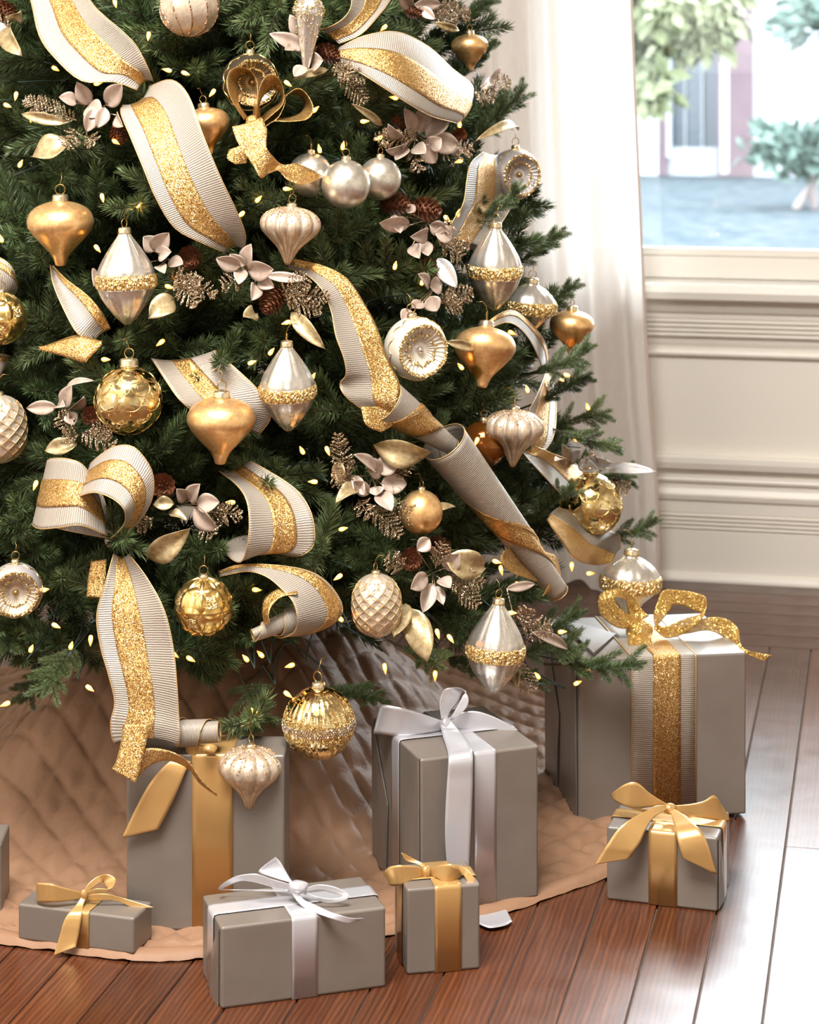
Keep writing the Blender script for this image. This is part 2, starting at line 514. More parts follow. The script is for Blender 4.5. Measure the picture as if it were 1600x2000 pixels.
def two_tone(root, A, B, s0=0.3, s1=0.65, bulge=0.0, side=None, per=8, wires=True):
    """champagne band with a gold glitter stripe and wired edges"""
    nu = 20
    G, Nn, uv = strip(A, B, nu, per, bulge)
    sg = side if side is not None else facing(G, Nn)
    add_strip(root, 'band', G, uv, M['ribbon'])
    i0, i1 = int(round(s0 * nu)), int(round(s1 * nu))
    S = G[:, i0:i1 + 1] + sg * Nn[:, i0:i1 + 1] * 0.0009
    add_strip(root, 'glitter_stripe', S, uv[:, i0:i1 + 1], M['glitter'])
    if wires:
        for k in (0, nu):
            v, f = tube([Vector(p) for p in G[::2, k]], 0.0008, 5)
            part(root, 'wired_edge', v, f, M['goldthread'])
    return G
def plain(root, name, A, B, mat, bulge=0.0, per=8, nu=6):
    G, Nn, uv = strip(A, B, nu, per, bulge)
    add_strip(root, name, G, uv, mat)
    return G

# ================================================================== THE SETTING
def structure(name, verts, faces, mat, smooth=False):
    o = link(name, mesh(name, verts, faces, mat, smooth)); o['kind'] = 'structure'; return o
def room_box(u0, u1, v0, v1, z0, z1, bev=0.0):
    vs, fs = box_mesh(u0, u1, v0, v1, z0, z1, bev)
    return [W(p.x, p.y, p.z) for p in vs], fs
V0 = 5.02                                   # room face of the window wall
WU0, WU1, WZ0, WZ1 = -0.82, 0.40, 0.691, 2.52
RU0, RU1, RV0, ZC = -2.75, 2.6, -2.2, 3.3

floor = structure('floor', *room_box(RU0, RU1, RV0, V0 + 0.25, -0.06, -0.006), M['gap'])
def floor_board(p0, p1, width, ang):
    L = (p1 - p0).length
    vs, fs = box_mesh(0, L, -width / 2, width / 2, -0.02, 0, 0.0011, 1)
    o = link('floor_board', mesh('floor_board', vs, fs, M['wood'], False), floor, p0)
    o.rotation_euler = (0, 0, ang); return o
BW = 0.0835
angV = math.atan2(V.y, V.x); angU = math.atan2(U.y, U.x)
k = 0
u = RU0 + 0.05
while u < RU1 - 0.05:
    inview = -2.35 < u < 0.75
    cut = [RV0, 1.2 + random.uniform(-0.6, 0.6), 4.464]
    if inview and k % 3 == 1: cut = [RV0, 0.9, 3.0 + random.uniform(-0.3, 1.1), 4.464]
    for a, b in zip(cut[:-1], cut[1:]):
        floor_board(W(u, a), W(u, b - 0.0012), BW - 0.0022, angV)
    u += BW; k += 1
v = 4.464 + 0.044
for wd in (0.088, 0.086, 0.088, 0.087, 0.088, 0.09):
    floor_board(W(RU0, v), W(RU1, v), wd - 0.002, angU)
    v += wd

# walls of the room
structure('wall_left', *room_box(RU0 - 0.12, RU0, RV0, V0, 0, ZC), M['plaster'])
structure('wall_right', *room_box(RU1, RU1 + 0.12, RV0, V0, 0, ZC), M['plaster'])
structure('wall_front', *room_box(RU0, RU1, RV0 - 0.12, RV0, 0, ZC), M['plaster'])
structure('ceiling', *room_box(RU0 - 0.12, RU1 + 0.12, RV0 - 0.12, V0 + 0.25, ZC, ZC + 0.1), M['plaster'])
wb = [room_box(RU0 - 0.12, WU0, V0, V0 + 0.25, 0, ZC), room_box(WU1, RU1 + 0.12, V0, V0 + 0.25, 0, ZC),
      room_box(WU0, WU1, V0, V0 + 0.25, 0, WZ0 - 0.002), room_box(WU0, WU1, V0, V0 + 0.25, WZ1, ZC)]
structure('wall_back', *merge(wb), M['paint'])

def extrude_profile(name, prof, u0, u1, mat):
    n = len(prof); vs = []
    for uu in (u0, u1):
        for z, p in prof: vs.append(W(uu, V0 - p, z))
    fs = [(i, (i + 1) % n, n + (i + 1) % n, n + i) for i in range(n)]
    fs += [tuple(range(n - 1, -1, -1)), tuple(range(n, 2 * n))]
    return structure(name, vs, fs, mat)
def reeds(z0, z1, n, p, h):
    out = []
    for i in range(n):
        a = z0 + (z1 - z0) * i / n; b = z0 + (z1 - z0) * (i + 1) / n
        for t in (0.04, 0.2, 0.4, 0.6, 0.8, 0.96):
            out.append((a + (b - a) * t, p + h * math.sin(PI * t)))
    return out
base_prof = [(0, -0.01), (0, 0.036), (0.006, 0.0355), (0.012, 0.033), (0.016, 0.029), (0.018, 0.020), (0.114, 0.020)]
base_prof += reeds(0.116, 0.154, 4, 0.014, 0.008)
base_prof += [(0.156, 0.018), (0.183, 0.018), (0.186, 0.024), (0.197, 0.027), (0.199, 0.016), (0.210, 0.010), (0.224, 0.011),
              (0.226, 0.018), (0.231, 0.020), (0.236, 0.018), (0.238, 0.006), (0.256, 0.008), (0.258, 0.026), (0.272, 0.030), (0.284, 0.029), (0.288, 0.024), (0.289, -0.01)]
extrude_profile('baseboard_back', base_prof, RU0, RU1, M['paint'])
ap = [(0.514, -0.01), (0.515, 0.008), (0.519, 0.013), (0.524, 0.014), (0.528, 0.012), (0.530, 0.006), (0.538, 0.006), (0.548, 0.010), (0.559, 0.012)]
ap += reeds(0.561, 0.604, 4, 0.014, 0.010)
ap += [(0.606, 0.020), (0.616, 0.022), (0.622, 0.030), (0.632, 0.036), (0.642, 0.038), (0.648, 0.040), (0.6485, -0.01)]
extrude_profile('trim_1', ap, RU0, RU1, M['paint'])
sill = [(0.650, -0.10), (0.650, 0.058), (0.654, 0.064), (0.670, 0.068), (0.684, 0.064), (0.689, 0.056), (0.690, -0.10)]
extrude_profile('trim_2', sill, WU0 + 0.003, WU1 - 0.003, M['paint'])
# window: sash with bottom rail, stiles, meeting rail, glazing bead and panes
win = structure('window_1', *merge([room_box(WU0 + 0.003, WU0 + 0.055, V0 + 0.03, V0 + 0.16, 0.693, WZ1), room_box(WU1 - 0.055, WU1 - 0.003, V0 + 0.03, V0 + 0.16, 0.693, WZ1),
                                    room_box(WU0 + 0.055, WU1 - 0.055, V0 + 0.03, V0 + 0.16, WZ1 - 0.05, WZ1)]), M['paint'])
def wpart(name, b, mat, th=False):
    vs, fs = b
    return link(name, mesh(name, vs, fs, mat, False), win)
wpart('bottom_rail', room_box(WU0 + 0.055, WU1 - 0.055, V0 + 0.045, V0 + 0.085, 0.692, 0.742, 0.002), M['paint'])
wpart('glazing_bead', room_box(WU0 + 0.055, WU1 - 0.055, V0 + 0.05, V0 + 0.08, 0.742, 0.762, 0.004), M['paint'])
wpart('stile', room_box(WU0 + 0.055, WU0 + 0.105, V0 + 0.045, V0 + 0.085, 0.742, 1.62, 0.003), M['paint'])
wpart('stile', room_box(WU1 - 0.105, WU1 - 0.055, V0 + 0.045, V0 + 0.085, 0.742, 1.62, 0.003), M['paint'])
wpart('meeting_rail', room_box(WU0 + 0.055, WU1 - 0.055, V0 + 0.045, V0 + 0.125, 1.62, 1.66, 0.003), M['paint'])
wpart('pane', room_box(WU0 + 0.10, WU1 - 0.10, V0 + 0.062, V0 + 0.066, 0.757, 1.625), M['glass'])
wpart('pane', room_box(WU0 + 0.055, WU1 - 0.055, V0 + 0.102, V0 + 0.106, 1.655, WZ1 - 0.045), M['glass'])
for nm, a, b in (('trim_3', WU0 - 0.11, WU0), ('trim_4', WU1, WU1 + 0.11)):
    structure(nm, *room_box(a, b, V0 - 0.022, V0, 0.69, WZ1 + 0.11, 0.004), M['paint'])
structure('trim_5', *room_box(WU0, WU1, V0 - 0.022, V0, WZ1, WZ1 + 0.11, 0.004), M['paint'])

# curtain -----------------------------------------------------------
def px_on_v(x, v):
    a = (x - 800) / F
    d = v / (a * V.x + V.y); X = a * d
    return X * U.x + d * U.y
cu = thing('curtain', 'white sheer linen curtain hanging beside the garden window, behind the tree', 'curtain', W(-1.0, 4.86, 0.0))
NS, NZ = 150, 60
vs, uvs = [], []
uL = px_on_v(860, 4.84)
edge = [(-0.1, 1288), (0.0, 1286), (0.1, 1285), (0.25, 1281), (0.42, 1268), (0.6, 1258), (0.8, 1250), (1.25, 1233), (2.7, 1190)]
ez, ex = [e[0] for e in edge], [e[1] for e in edge]
for i in range(NZ):
    z = 0.004 + 2.72 * (i / (NZ - 1)) ** 1.2
    uR = px_on_v(float(np.interp(z, ez, ex)), 4.84)
    for j in range(NS):
        s = j / (NS - 1)
        uu = uL + (uR - uL) * s
        k = 0.7 + 0.3 * min(1, z)
        f = 0.030 * k * math.sin(s * 30 + 0.7 * math.sin(z * 1.1)) + 0.022 * math.sin(s * 13 + 1.3 + 0.4 * z) + 0.006 * math.sin(s * 71 + z * 2)
        f *= 0.25 + 0.75 * min(1, (1 - s) * 9 + 0.15)
        lift = 0.0
        if z < 0.12: lift = (0.12 - z) / 0.12 * 0.02 * max(0, math.sin(s * 22 + 0.4))
        vs.append(W(uu, 4.87 + f - 0.02 * (1 - min(1, z * 1.4)), z + lift)); uvs.append((s * 1.3, z))
part(cu, 'panel', vs, grid_faces(NZ, NS), M['curtain'], True, uvs)
hv, hf = tube([vs[i * NS + NS - 1] for i in range(NZ)], 0.0035, 6)
part(cu, 'side_hem', hv, hf, M['hem'])

# garden ---------------------------------------------------------------
g = structure('garden_ground', *room_box(-30, 40, V0 + 0.26, 60, -0.6, -0.45), M['o_ground'])
def gx(x, v): return px_on_v(x, v)
BV = 31.0
bld = thing('house', 'pale house with red brick piers seen far off through the window', 'house', W(gx(1400, BV), BV, -0.45))
def bpart(name, x0, x1, y0, y1, v0, v1, mat):
    """facade piece; x and y in the photograph's columns and rows at the facade's distance"""
    d = BV * 0.99
    z0, z1 = CH - (y1 - HY) / F * d, CH - (y0 - HY) / F * d
    vs, fs = room_box(gx(x0, BV), gx(x1, BV), BV + v0, BV + v1, max(-0.45, z0), z1)
    part(bld, name, vs, fs, mat, False)
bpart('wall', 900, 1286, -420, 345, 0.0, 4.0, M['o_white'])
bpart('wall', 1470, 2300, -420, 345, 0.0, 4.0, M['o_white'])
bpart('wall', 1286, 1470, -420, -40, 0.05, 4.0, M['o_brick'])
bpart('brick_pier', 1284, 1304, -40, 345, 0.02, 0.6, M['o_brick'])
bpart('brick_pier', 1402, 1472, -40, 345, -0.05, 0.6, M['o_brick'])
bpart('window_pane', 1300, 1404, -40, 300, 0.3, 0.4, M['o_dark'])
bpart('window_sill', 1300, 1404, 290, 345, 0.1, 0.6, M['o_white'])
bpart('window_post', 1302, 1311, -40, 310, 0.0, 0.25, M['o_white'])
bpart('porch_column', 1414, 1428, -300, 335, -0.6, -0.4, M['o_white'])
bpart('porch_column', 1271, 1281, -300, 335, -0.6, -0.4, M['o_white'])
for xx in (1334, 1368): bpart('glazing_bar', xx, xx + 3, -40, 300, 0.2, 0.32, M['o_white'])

def foliage(root, name, pts, size, mat, n, spread, seed, hang=0.0):
    r = random.Random(seed); vs, fs = [], []
    for c in pts:
        for _ in range(n):
            p = Vector(c) + Vector((r.gauss(0, spread), r.gauss(0, spread), r.gauss(0, spread * 0.7)))
            d = Vector((r.gauss(0, 1), r.gauss(0, 1), r.gauss(-hang, 0.7))).normalized()
            s = d.cross(Vector((r.gauss(0, 1), r.gauss(0, 1), r.gauss(0, 1)))).normalized()
            L = size * r.uniform(0.6, 1.3); w = L * 0.28
            o = len(vs)
            vs += [p, p + d * L * 0.5 + s * w, p + d * L, p + d * L * 0.5 - s * w, p + d * L * 0.5 + d.cross(s) * w * 0.4]
            fs += [(o, o + 1, o + 4), (o + 1, o + 2, o + 4), (o + 2, o + 3, o + 4), (o + 3, o, o + 4)]
    part(root, name, vs, fs, mat, False)
def at_d(x, y, d): return px(x, y, d)
tr = thing('garden_tree', 'light green leafy tree drooping in front of the pale house outdoors', 'tree', W(gx(1210, 16), 16, -0.45))
tv, tf = tube([at_d(1215, 400, 16) * 1.0 - Vector((0, 0, 0.2)), at_d(1220, 200, 16), at_d(1235, 0, 16), at_d(1270, -250, 16)], [0.09, 0.08, 0.07, 0.05], 8)
part(tr, 'trunk', [(a.x, a.y, max(a.z, -0.45)) for a in tv], tf, M['o_bark'])
pts = [at_d(x, y, 15.5 + random.uniform(-1, 1)) for x, y in ((1250, -20), (1262, 40), (1275, 90), (1290, 20), (1310, -20), (1262, 130), (1335, 10), (1365, 25), (1345, 50), (1390, 10), (1378, 70), (1420, 40), (1410, -30), (1270, 180), (1300, 60), (1245, 80))]
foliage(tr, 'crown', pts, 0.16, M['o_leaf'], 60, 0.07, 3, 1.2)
for i, (x0, y0, cnt, lab) in enumerate(((1555, 290, 9, 'bluish green shrub low before the white house wall outdoors'), (1590, 40, 6, 'bluish green leafy bough high at the right edge of the window'))):
    r = random.Random(20 + i)
    d0 = 24.0
    sh = thing('garden_shrub', lab, 'shrub', (at_d(x0, y0, d0).x, d0, -0.45))
    pts = [at_d(x0 + r.uniform(-55, 60), y0 + r.uniform(-35, 40), d0 + r.uniform(-0.5, 0.5)) for _ in range(cnt)]
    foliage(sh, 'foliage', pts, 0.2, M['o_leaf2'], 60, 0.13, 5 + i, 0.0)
    b0 = Vector((at_d(x0, y0, d0).x, d0, -0.45))
    v_, f_ = tube([b0, (b0 + pts[0]) / 2 + Vector((0.05, 0, 0)), pts[0]], [0.05, 0.04, 0.02], 6)
    part(sh, 'stem', v_, f_, M['o_bark'])

# ================================================================== TREE SKIRT
sk = thing('tree_skirt', 'copper satin quilted skirt spread on the floor under the Christmas tree', 'tree skirt', (TX, TY, 0))
SR = 0.765
def skirt_h(x, y):
    r = math.hypot(x, y); a = math.atan2(y, x)
    t = min(1.0, max(0.0, (0.56 - r) / 0.46)); t = t * t * (3 - 2 * t)
    h = 0.27 * t
    h += 0.012 * t * math.sin(a * 9 + 2.0 * r * 7) + 0.016 * math.sin(PI * min(1, t * 1.15)) * math.sin(a * 5 + 1.2)
    h += 0.010 * max(0.0, noise.noise(Vector((x * 7, y * 7, 0.3)))) * min(1, (SR - r) * 8)
    return h
def quilt(x, y):
    s = 0.046
    a, b = (x * 0.80 + y * 0.6) / s, (x * 0.80 - y * 0.6) / s
    return min(abs(math.sin(PI * a)), abs(math.sin(PI * b))) ** 0.45
NR, NA = 170, 400
vs = []
for i in range(NR):
    r = 0.05 + (SR - 0.05) * i / (NR - 1)
    for j in range(NA):
        a = 2 * PI * j / NA
        rr = r * (1 + 0.012 * math.sin(a * 7) * (r / SR) + 0.006 * math.sin(a * 19 + 1) * (r / SR))
        x, y = rr * math.cos(a), rr * math.sin(a)
        q = quilt(x, y) if r < SR - 0.035 else (0.75 * math.sin(PI * min(1, max(0, (SR - r) / 0.035))) ** 0.5)
        z = 0.0025 + skirt_h(x, y) + 0.0125 * q + 0.0035 * noise.noise(Vector((x * 40, y * 40, 1.0)))
        vs.append(Vector((x, y, max(0.0015, z))))
o = part(sk, 'quilted_cloth', vs, grid_faces(NR, NA, True), M['skirt'], True, None, False)

# ================================================================== THE TREE'S NEEDLES
def needles(base, tip, n, length, width, seed, droop=0.0):
    """needles spiralling round the twig from base to tip; returns verts, faces"""
    r = np.random.default_rng(seed)
    base, tip = np.array(base, float), np.array(tip, float)
    ax = tip - base; L = np.linalg.norm(ax); ax /= L
    ref = np.array([0.13, 0.2, 0.97]); e1 = np.cross(ax, ref); e1 /= np.linalg.norm(e1); e2 = np.cross(ax, e1)
    t = (np.arange(n) + r.uniform(0, 1, n)) / n
    th = np.arange(n) * 2.39996 + r.normal(0, 0.25, n)
    rad = np.cos(th)[:, None] * e1 + np.sin(th)[:, None] * e2
    ang = np.radians(58 - 34 * t ** 2.2) + r.normal(0, 0.12, n)
    d = np.cos(ang)[:, None] * ax + np.sin(ang)[:, None] * rad
    d[:, 2] += 0.10
    d /= np.linalg.norm(d, axis=1, keepdims=True)
    ln = length * r.uniform(0.75, 1.15, n) * (0.8 + 0.2 * np.sin(PI * np.clip(t * 0.9 + 0.1, 0, 1)))
    p = base + t[:, None] * ax * L + rad * 0.0012
    s = np.cross(d, r.normal(0, 1, (n, 3))); s /= np.linalg.norm(s, axis=1, keepdims=True)
    q = np.cross(d, s)
    mid = p + d * (ln * 0.45)[:, None] + ax * (ln * 0.04)[:, None]
    end = p + d * ln[:, None] + ax * (ln * 0.12)[:, None]
    w = width * 0.5
    Vx = np.stack([p, mid + s * w, mid - s * w * 0.5 + q * w * 0.8, mid - s * w * 0.5 - q * w * 0.8, end], axis=1).reshape(-1, 3)
    o = (np.arange(n) * 5)[:, None]
    Fx = np.concatenate([o + np.array([[0, 1, 2]]), o + np.array([[0, 2, 3]]), o + np.array([[0, 3, 1]]),
                         o + np.array([[4, 2, 1]]), o + np.array([[4, 3, 2]]), o + np.array([[4, 1, 3]])])
    return Vx, Fx
def np_mesh(name, chunks, stems, mats):
    vs = np.concatenate([c[0] for c in chunks]); fs = []; o = 0
    for c in chunks: fs.append(c[1] + o); o += len(c[0])
    fs = np.concatenate(fs)
    sv, sf = merge(stems)
    me = bpy.data.meshes.new(name)
    allv = [tuple(v) for v in vs] + [tuple(v) for v in sv]
    allf = [tuple(int(i) for i in f) for f in fs] + [tuple(i + o for i in f) for f in sf]
    me.from_pydata(allv, [], allf)
    for m in mats: me.materials.append(m)
    mi = np.zeros(len(allf), dtype=np.int32); mi[len(fs):] = 1
    me.polygons.foreach_set('material_index', mi); me.update(); return me
BL = 0.34
def make_branch(seed):
    r = random.Random(seed); chunks, stems, sam = [], [], []
    def axis(t): return Vector((BL * t, 0.012 * math.sin(t * 5 + seed), 0.035 * t * t))
    main = [axis(t / 6) for t in range(7)]
    stems.append(tube(main, [0.0045, 0.004, 0.0036, 0.003, 0.0024, 0.002, 0.0012], 5))
    segs = []
    for a, b in ((0.28, 0.5), (0.5, 0.72), (0.72, 1.0)): segs.append((axis(a), axis(b), 5))
    k = 0
    for t in (0.26, 0.36, 0.46, 0.55, 0.63, 0.71, 0.79, 0.86):
        for sgn in ((1, -1) if t < 0.8 else ((1,) if k % 2 else (-1,))):
            k += 1
            L = r.uniform(0.085, 0.125) * (1.15 - 0.45 * t)
            an = math.radians(r.uniform(38, 58))
            el = r.uniform(-0.35, 0.75)
            d = Vector((math.cos(an), sgn * math.sin(an), el)).normalized()
            b = axis(t); segs.append((b, b + d * L, 1))
    for i, (a, b, _) in enumerate(segs):
        L = (b - a).length
        chunks.append(needles(a, b, int(L * 1900), 0.0235, 0.0021, seed * 100 + i))
        stems.append(tube([a, (a + b) / 2, b], [0.0018, 0.0015, 0.0006], 4))
        for f in (0.2, 0.6, 1.05): sam.append(a.lerp(b, f))
    return np_mesh('branch', chunks, stems, [M['needle'], M['stem']]), sam
def make_twig(seed):
    r = random.Random(seed); chunks, stems, sam = [], [], []
    segs = [(Vector((0, 0, 0)), Vector((0.085, 0, 0))), (Vector((0.085, 0, 0)), Vector((0.15, 0.003, 0.008)))]
    for sgn in (1, -1):
        b = Vector((0.05 + r.uniform(0, 0.02), 0, 0)); d = Vector((0.7, sgn * 0.6, r.uniform(-0.2, 0.4))).normalized()
        segs.append((b, b + d * r.uniform(0.05, 0.07)))
    for i, (a, b) in enumerate(segs):
        chunks.append(needles(a, b, int((b - a).length * 2100), 0.0225, 0.0021, seed * 77 + i))
        stems.append(tube([a, b], [0.0018, 0.0008], 4))
        for f in (0.5, 1.0): sam.append(a.lerp(b, f))
    return np_mesh('twig', chunks, stems, [M['needle'], M['stem']]), sam
BR = [make_branch(s) for s in range(1, 7)]
TW = [make_twig(s) for s in range(1, 4)]

# ================================================================== WHAT HANGS WHERE (columns and rows of the photograph, depth from the tree)
# kind, x, y (widest row), width in px, offset before the needles, (tilt sideways, turn), label
ORN = [
 ('onion', 118, 437, 131, .045, (0, 0), 'matte gold onion ornament with a smooth shoulder, upper left beside the silver spindle'),
 ('onion', 432, 822, 135, .055, (0, 0), 'matte gold onion ornament with dark flecks hanging before a ribbon band, centre left'),
 ('onion', 947, 680, 122, .05, (-14, 0), 'tilted matte gold onion ornament right of the white reflector ornament'),
 ('onion', 1117, 636, 88, .02, (0, 0), 'pale gold onion ornament at the right outline of the tree above a branch'),
 ('onion', 402, 243, 96, .02, (-8, 0), 'gold onion ornament half behind the wide ribbon, left of the glitter bow'),
 ('onion', 918, 92, 74, .01, (0, 0), 'gold onion ornament half behind branches at the upper right of the tree'),
 ('spindle', 246, 548, 116, .055, (0, 0), 'silver ribbed spindle ornament with gold glitter band, upper left of the tree'),
 ('spindle', 562, 762, 110, .05, (-6, 0), 'smoky silver spindle ornament with gold glitter band at the middle of the tree'),
 ('spindle', 967, 528, 106, .05, (-3, 0), 'pearly silver spindle ornament with gold band near the right outline of the tree'),
 ('squat', 1036, 598, 102, .03, (-4, 0), 'squat silver ornament with gold glitter band behind the pearly spindle'),
 ('spindle', 968, 1270, 114, .05, (-3, 0), 'large silver spindle ornament with gold band low above the presents'),
 ('squat', 1232, 1136, 118, .06, (0, 0), 'squat silver ornament with gold band hanging just above the largest present'),
 ('drop', 603, 20, 62, .06, (2, 0), 'long clear faceted drop ornament with gold glitter at the top edge'),
 ('mercury', 251, 782, 133, .05, (0, 0), 'gold mercury glass ball with scallop lines, left middle of the tree'),
 ('mercury', 1155, 985, 122, .05, (0, 0), 'gold mercury glass ball with scallop lines at the lower right outline'),
 ('reflector', 812, 680, 124, .055, (8, 24), 'white reflector ornament with a gold glitter star in its dish'),
 ('reflector', 488, 160, 112, .01, (0, 18), 'smoky reflector ornament with glitter rim behind the gold glitter bow'),
 ('reflector', 1006, 340, 100, .03, (0, 26), 'pale reflector ornament with two gold bead rings at the upper right outline'),
 ('reflector', 30, 1152, 106, .05, (0, 12), 'pale reflector ornament with gold glitter rings at the lower left edge'),
 ('turban', 567, 446, 120, .05, (-4, 0), 'fluted champagne turban ornament with rose glitter top, upper middle'),
 ('turban', 1004, 842, 117, .05, (0, 0), 'fluted champagne turban ornament with gold lines at the right of the tree'),
 ('turban', 489, 1505, 127, .05, (0, 0), 'fluted champagne turban ornament hanging lowest, before the tall gold-ribboned present'),
 ('petal', 398, 1184, 116, .05, (0, 0), 'embossed gold ball with glitter diamonds between petals, lower left'),
 ('petal', 2, 622, 104, .05, (0, 30), 'embossed pale gold ball cut by the left edge of the picture'),
 ('quilted', 736, 1182, 100, .05, (0, 0), 'frosted silver ball with gold lattice of diamonds, low centre'),
 ('quilted', 0, 838, 108, .05, (0, 0), 'frosted silver lattice ball cut by the left edge'),
 ('ribbed', 623, 1412, 140, .05, (0, 0), 'gold ribbed glass ball with rhinestone band hanging low at the centre'),
 ('plain', 676, 360, 96, .065, (0, 0), 'brushed silver ball, foremost of the cluster of three'),
 ('plain', 742, 349, 84, .035, (0, 0), 'brushed silver ball, right one of the cluster of three'),
 ('plain', 606, 342, 88, .01, (0, 0), 'brushed silver ball, left one of the three, partly behind a branch'),
 ('goldball', 822, 1000, 86, .03, (0, 0), 'plain gold ball behind a curled leaf, lower right middle'),
 ('amberball', 945, 868, 92, -.03, (0, 0), 'dark amber glass ball deep in the tree left of the turban ornament'),
 ('swirl', 370, 12, 118, .05, (10, 0), 'rose gold swirled ball at the top edge of the picture'),
]
# wide ribbons: name, label, list of (left edge, right edge, offset left, offset right), stripe from, to, bulge
RIB = [
 ('swag_upper', [((40, -60), (140, -70), .05, .02), ((60, 0), (176, 0), .07, .04), ((76, 68), (205, 32), .085, .06), ((106, 112), (240, 62), .085, .065), ((160, 158), (268, 92), .07, .06), ((222, 160), (290, 135), .05, .045), ((268, 176), (300, 160), .03, .02)], .28, .72, .012),
 ('swag_lower', [((240, 205), (292, 168), .03, .02), ((236, 222), (335, 156), .06, .05), ((255, 268), (368, 186), .085, .075), ((280, 328), (396, 262), .095, .09), ((305, 388), (428, 340), .095, .09), ((342, 446), (460, 408), .08, .075), ((398, 476), (479, 455), .055, .05), ((440, 494), (478, 490), .02, .02)], .22, .60, .010),
 ('top_curl', [((672, -60), (790, -60), .05, .03), ((687, 0), (762, 0), .055, .04), ((675, 32), (738, 32), .05, .05), ((645, 52), (706, 66), .035, .045), ((622, 58), (662, 86), .01, .02)], .38, .80, .006),
 ('top_fold', [((664, 92), (664, 122), .02, .03), ((712, 70), (705, 143), .05, .065), ((775, 62), (752, 173), .07, .09), ((837, 91), (800, 204), .075, .10), ((884, 134), (845, 228), .065, .09), ((924, 168), (890, 240), .04, .06), ((915, 195), (885, 245), .01, .02)], .38, .80, .008),
 ('right_loop', [((945, 296), (985, 300), .02, .0), ((920, 318), (998, 325), .05, .02), ((912, 352), (1002, 358), .055, .02), ((905, 398), (1000, 392), .045, .01), ((882, 436), (994, 412), .03, .01), ((872, 466), (955, 470), .02, .01), ((885, 490), (930, 492), -.02, -.02)], .3, .72, .01),
 ('middle_fall', [((556, 522), (572, 506), .0, .0), ((600, 538), (624, 517), .04, .03), ((632, 570), (676, 543), .06, .05), ((648, 612), (714, 598), .07, .06), ((656, 656), (738, 645), .08, .07), ((672, 700), (752, 690), .085, .075), ((676, 732), (766, 722), .085, .08), ((664, 750), (779, 748), .07, .085), ((676, 775), (778, 790), .075, .085), ((716, 806), (772, 815), .06, .07)], .55, .98, .006),
 ('behind_onion', [((296, 700), (420, 684), .0, .0), ((325, 745), (475, 733), .03, .02), ((350, 780), (506, 765), .04, .03), ((380, 808), (529, 812), .03, .03), ((402, 842), (506, 850), .0, .0)], .3, .62, .012),
 ('centre_loop', [((428, 920), (490, 900), .01, .0), ((462, 947), (560, 942), .05, .03), ((482, 978), (592, 972), .075, .05), ((487, 1025), (611, 1012), .085, .06), ((482, 1070), (613, 1064), .08, .06), ((470, 1098), (580, 1087), .06, .05), ((446, 1086), (540, 1075), .02, .01), ((442, 1060), (520, 1050), -.02, -.02)], .38, .74, .008),
 ('low_curl', [((428, 1116), (430, 1126), .02, .02), ((470, 1103), (482, 1116), .045, .05), ((540, 1104), (520, 1126), .055, .065), ((605, 1116), (550, 1150), .06, .08), ((645, 1143), (572, 1175), .06, .09), ((669, 1185), (581, 1208), .055, .09), ((654, 1216), (575, 1234), .05, .075), ((605, 1238), (548, 1246), .03, .05), ((560, 1236), (530, 1238), .01, .01)], .05, .34, .0),
 ('bow_tail', [((222, 1082), (252, 1082), .055, .055), ((206, 1138), (288, 1130), .07, .07), ((189, 1200), (321, 1192), .075, .08), ((196, 1262), (338, 1262), .07, .08), ((212, 1318), (345, 1330), .07, .08), ((224, 1372), (349, 1395), .07, .08), ((216, 1412), (351, 1432), .07, .08), ((222, 1450), (348, 1455), .06, .07), ((238, 1448), (340, 1448), .045, .05), ((240, 1425), (336, 1428), .035, .04)], .20, .58, .01),
 ('left_scrap', [((98, 517), (103, 519), .03, .03), ((104, 555), (130, 546), .045, .03), ((125, 605), (168, 575), .05, .03), ((152, 652), (196, 606), .045, .03), ((184, 668), (216, 642), .02, .01)], .72, .98, .006),
 ('right_curl', [((946, 636), (950, 645), .02, .03), ((974, 614), (986, 630), .05, .06), ((1004, 607), (1012, 638), .06, .07), ((1036, 630), (1036, 666), .05, .07), ((1064, 666), (1054, 704), .03, .05), ((1072, 700), (1058, 722), .0, .02)], .1, .35, .0),
 ('right_drop', [((1068, 724), (1080, 722), .0, .0), ((1049, 772), (1086, 772), .025, .01), ((1032, 810), (1086, 824), .03, .015), ((1040, 856), (1079, 858), .02, .01), ((1036, 884), (1060, 886), -.01, -.01)], .3, .8, .006),
 ('low_right_band', [((1020, 882), (1046, 872), .0, .0), ((1030, 895), (1080, 886), .03, .02), ((1058, 925), (1120, 903), .035, .02), ((1098, 968), (1150, 928), .02, .0)], .55, .95, .008),
 ('under_mercury', [((1068, 1014), (1090, 992), .0, .0), ((1080, 1032), (1120, 1000), .03, .01), ((1102, 1064), (1160, 1016), .045, .02), ((1124, 1092), (1190, 1034), .05, .02), ((1162, 1103), (1210, 1046), .045, .02), ((1196, 1098), (1212, 1072), .02, .01)], .0, .5, .003),
 ('left_edge_band', [((-60, 498), (-60, 560), .03, .03), ((-10, 500), (-14, 566), .045, .045), ((22, 520), (8, 575), .03, .03), ((34, 552), (22, 580), .0, .0)], .1, .3, .006),
 ('left_low_band', [((-50, 690), (-50, 740), .02, .02), ((-8, 690), (-10, 745), .03, .03), ((16, 694), (4, 726), .01, .01)], .1, .3, .004),
]
def E(p, o): return on(p[0], p[1], o)

